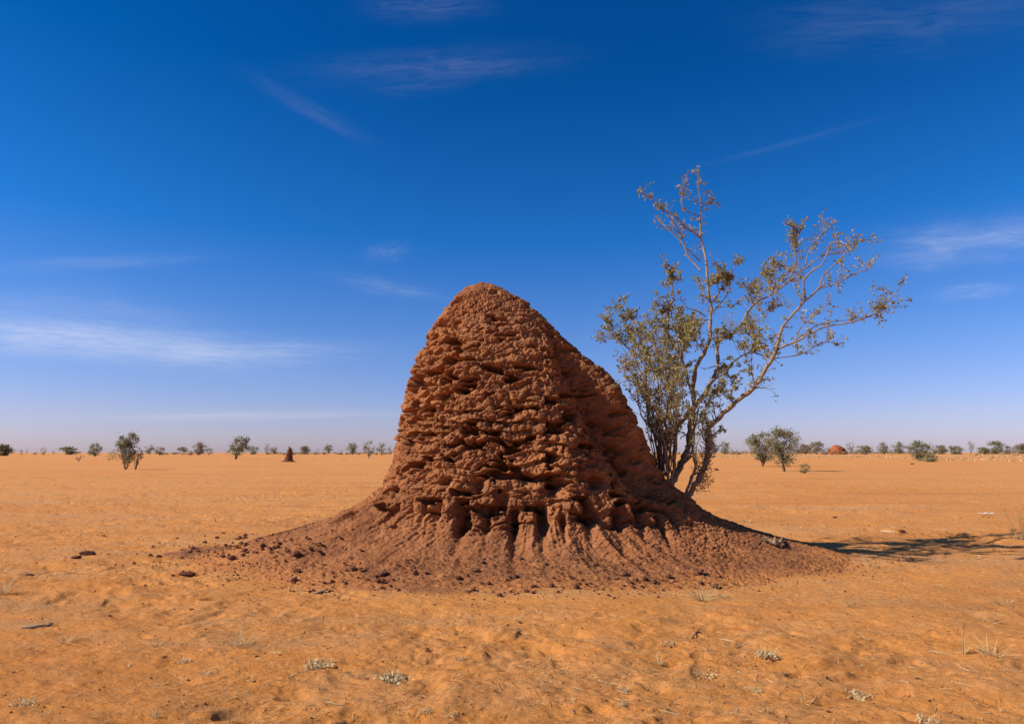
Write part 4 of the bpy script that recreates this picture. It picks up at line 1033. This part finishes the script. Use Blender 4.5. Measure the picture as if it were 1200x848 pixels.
stick('broken_branch', 'weathered chunk of wood where the mound skirt meets its shadow', 'wood', [(896, 634), (902, 636), (908, 639), (914, 638), (919, 633)], 6, M_BARK, forks=((2, .02, .10), (1, -.06, .06), (3, .06, .08)))
def scrap():
    p = hit(1157, 604); w = 20 / F * p.y; o = (p.x, p.y, p.z + .02)
    g = np.random.default_rng(8); nx, ny = 14, 6; V = []
    for s in (1, -1):
        for i in range(nx):
            for j in range(ny):
                x = (i / (nx - 1) - .5) * w; y = (j / (ny - 1) - .5) * .09
                z = .045 + .005 * math.sin(i * 1.3) + .006 * g.random() + s * .012 * math.sin(math.pi * j / (ny - 1)) * math.sin(math.pi * (i + .5) / nx)
                V.append((x, y + .01 * math.sin(i), z))
    n = nx * ny; Q = []
    for s in (0, 1):
        for i in range(nx - 1):
            for j in range(ny - 1):
                a = s * n + i * ny + j; q = (a, a + ny, a + ny + 1, a + 1); Q.append(q if s == 0 else q[::-1])
    for i in range(nx - 1):
        for j in (0, ny - 1):
            a = i * ny + j; Q.append((a, a + ny, n + a + ny, n + a))
    tag(link('plastic_scrap', np_mesh('plastic_scrap', V, Q, None, M_WHITE), loc=o), 'crumpled white strip of litter on the sand at far right', 'litter')
scrap()


# ------------------------------------------------------------------ light and sky
EL, BB = R(36), R(11)
sd = Vector((-math.cos(EL) * math.cos(BB), -math.cos(EL) * math.sin(BB), math.sin(EL)))
L = bpy.data.lights.new('sun', 'SUN'); L.energy = 5.0; L.angle = R(.53); L.color = (1, .93, .82)
lo = bpy.data.objects.new('sun', L); COL.objects.link(lo); lo.rotation_euler = sd.to_track_quat('Z', 'Y').to_euler(); lo.location = (-20, -8, 25)

W = bpy.data.worlds.new('World'); SC.world = W; W.use_nodes = True; nt = W.node_tree; nt.nodes.clear()
out = nt.nodes.new('ShaderNodeOutputWorld'); bg = nt.nodes.new('ShaderNodeBackground'); bg.inputs[1].default_value = .090
nt.links.new(bg.outputs[0], out.inputs[0])
sky = nt.nodes.new('ShaderNodeTexSky'); sky.sky_type = 'NISHITA'; sky.sun_disc = False
sky.sun_elevation = EL; sky.sun_rotation = math.atan2(sd.x, sd.y); sky.altitude = 400
sky.air_density = 1.0; sky.dust_density = .6; sky.ozone_density = 3.0
tc = nt.nodes.new('ShaderNodeTexCoord').outputs['Generated']
def dot(vec, c):
    n = nt.nodes.new('ShaderNodeVectorMath'); n.operation = 'DOT_PRODUCT'; nt.links.new(vec, n.inputs[0]); n.inputs[1].default_value = c
    return n.outputs['Value']
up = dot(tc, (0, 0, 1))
# the clear dry air: pale lilac low down, deep polarised blue up to the top of the frame
tint = ramp(nt, up, [(0, (.91, .80, 1.19)), (.05, (.84, .79, 1.20)), (.15, (.53, .74, 1.22)), (.30, (.11, .63, 1.24)), (.50, (.01, .47, 1.02)), (.62, (.004, .44, 1.0)), (.72, (.14, .20, .28)), (1.0, (.30, .20, .15))])  # last two stops: unseen overhead sky, dimmed and warmed to weaken fill in shadows
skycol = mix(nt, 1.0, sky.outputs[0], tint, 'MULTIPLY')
def wisp(px, py, px2, py2, wid, op, seed, freq=(2.2, 5.0), lo_=.38, hi_=.72, col=(7.2, 7.4, 8.6)):
    """a streak of thin high cloud, laid out on the sky's sphere"""
    global skycol
    a = Vector(ray(px, py)).normalized(); b = Vector(ray(px2, py2)).normalized()
    c = (a + b).normalized(); t = (b - a).normalized(); n = c.cross(t).normalized()
    ln = (b - a).length / 2; wd = wid / F
    u = math_n(nt, 'DIVIDE', dot(tc, tuple(t)), ln); v = math_n(nt, 'DIVIDE', dot(tc, tuple(n)), wd)
    cmb = nt.nodes.new('ShaderNodeCombineXYZ'); nt.links.new(u, cmb.inputs[0]); nt.links.new(v, cmb.inputs[1]); cmb.inputs[2].default_value = seed
    warp = tex_noise(nt, scaled(nt, cmb.outputs[0], (1.1, .5, 1)), 1.2, 3, .5)
    v = math_n(nt, 'ADD', v, math_n(nt, 'MULTIPLY_ADD', warp, 1.8, -.9))
    r2 = math_n(nt, 'ADD', math_n(nt, 'POWER', math_n(nt, 'ABSOLUTE', u), 2.4), math_n(nt, 'MULTIPLY', v, v))
    e = math_n(nt, 'POWER', 2.718, math_n(nt, 'MULTIPLY', r2, -1.5))
    e = math_n(nt, 'MULTIPLY', e, math_n(nt, 'GREATER_THAN', dot(tc, tuple(c)), 0))
    nz = tex_noise(nt, scaled(nt, cmb.outputs[0], (freq[0] * .8, freq[1] * .6, 1)), 1, 8, .70, 1.1)
    lo_ -= .06; hi_ += .08
    k = math_n(nt, 'MULTIPLY', math_n(nt, 'MULTIPLY', e, ramp(nt, nz, [(lo_, 0), (hi_, 1)])), op, clamp=True)
    skycol = mix(nt, k, skycol, col)
wisp(-80, 376, 345, 422, 26, .42, 3.1, (2.6, 3.4), .34, .74)
wisp(-60, 386, 170, 400, 17, .50, 8.1, (2.0, 2.6), .28, .66)
wisp(150, 412, 330, 420, 11, .22, 44.1, (1.6, 2.4), .25, .66)
wisp(-60, 350, 240, 372, 22, .14, 46.1, (2.0, 2.6), .28, .70)
wisp(60, 404, 430, 410, 14, .40, 5.4)
wisp(10, 314, 240, 300, 8, .12, 6.3, (1.5, 2), .25, .6)
wisp(300, 95, 430, 165, 9, .11, 9.7, (1.6, 3.0), .30, .66, (4.2, 4.2, 6.0))
wisp(370, 88, 650, 70, 18, .17, 12.2, (3, 4), .36, .70, (4.2, 4.2, 6.0))
wisp(430, 8, 570, 8, 13, .16, 14.6, (2, 3), .36, .70, (4.2, 4.2, 6.0))
wisp(390, 325, 520, 350, 10, .18, 17.9)
wisp(425, 300, 480, 290, 10, .15, 19.2)
wisp(1030, 292, 1300, 268, 20, .36, 22.8, (1.6, 2.5), .30, .66)
wisp(830, 192, 1030, 140, 4.0, .03, 25.5, (1.2, 2), .2, .6)
wisp(900, 30, 1250, 10, 26, .08, 28.1)
wisp(120, 488, 480, 484, 6, .28, 31.0, (1.2, 2), .3, .6)
wisp(1090, 345, 1190, 338, 7, .22, 33.0, (1.2, 2), .3, .6)
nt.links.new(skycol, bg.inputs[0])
SC.view_settings.view_transform = 'Standard'; SC.view_settings.look = 'None'
SC.view_settings.gamma = 1; SC.view_settings.exposure = .27; SC.view_settings.use_curve_mapping = False
SC.render.engine = 'CYCLES'
SC.cycles.max_bounces = 5; SC.cycles.diffuse_bounces = 1
SC.cycles.transparent_max_bounces = 4
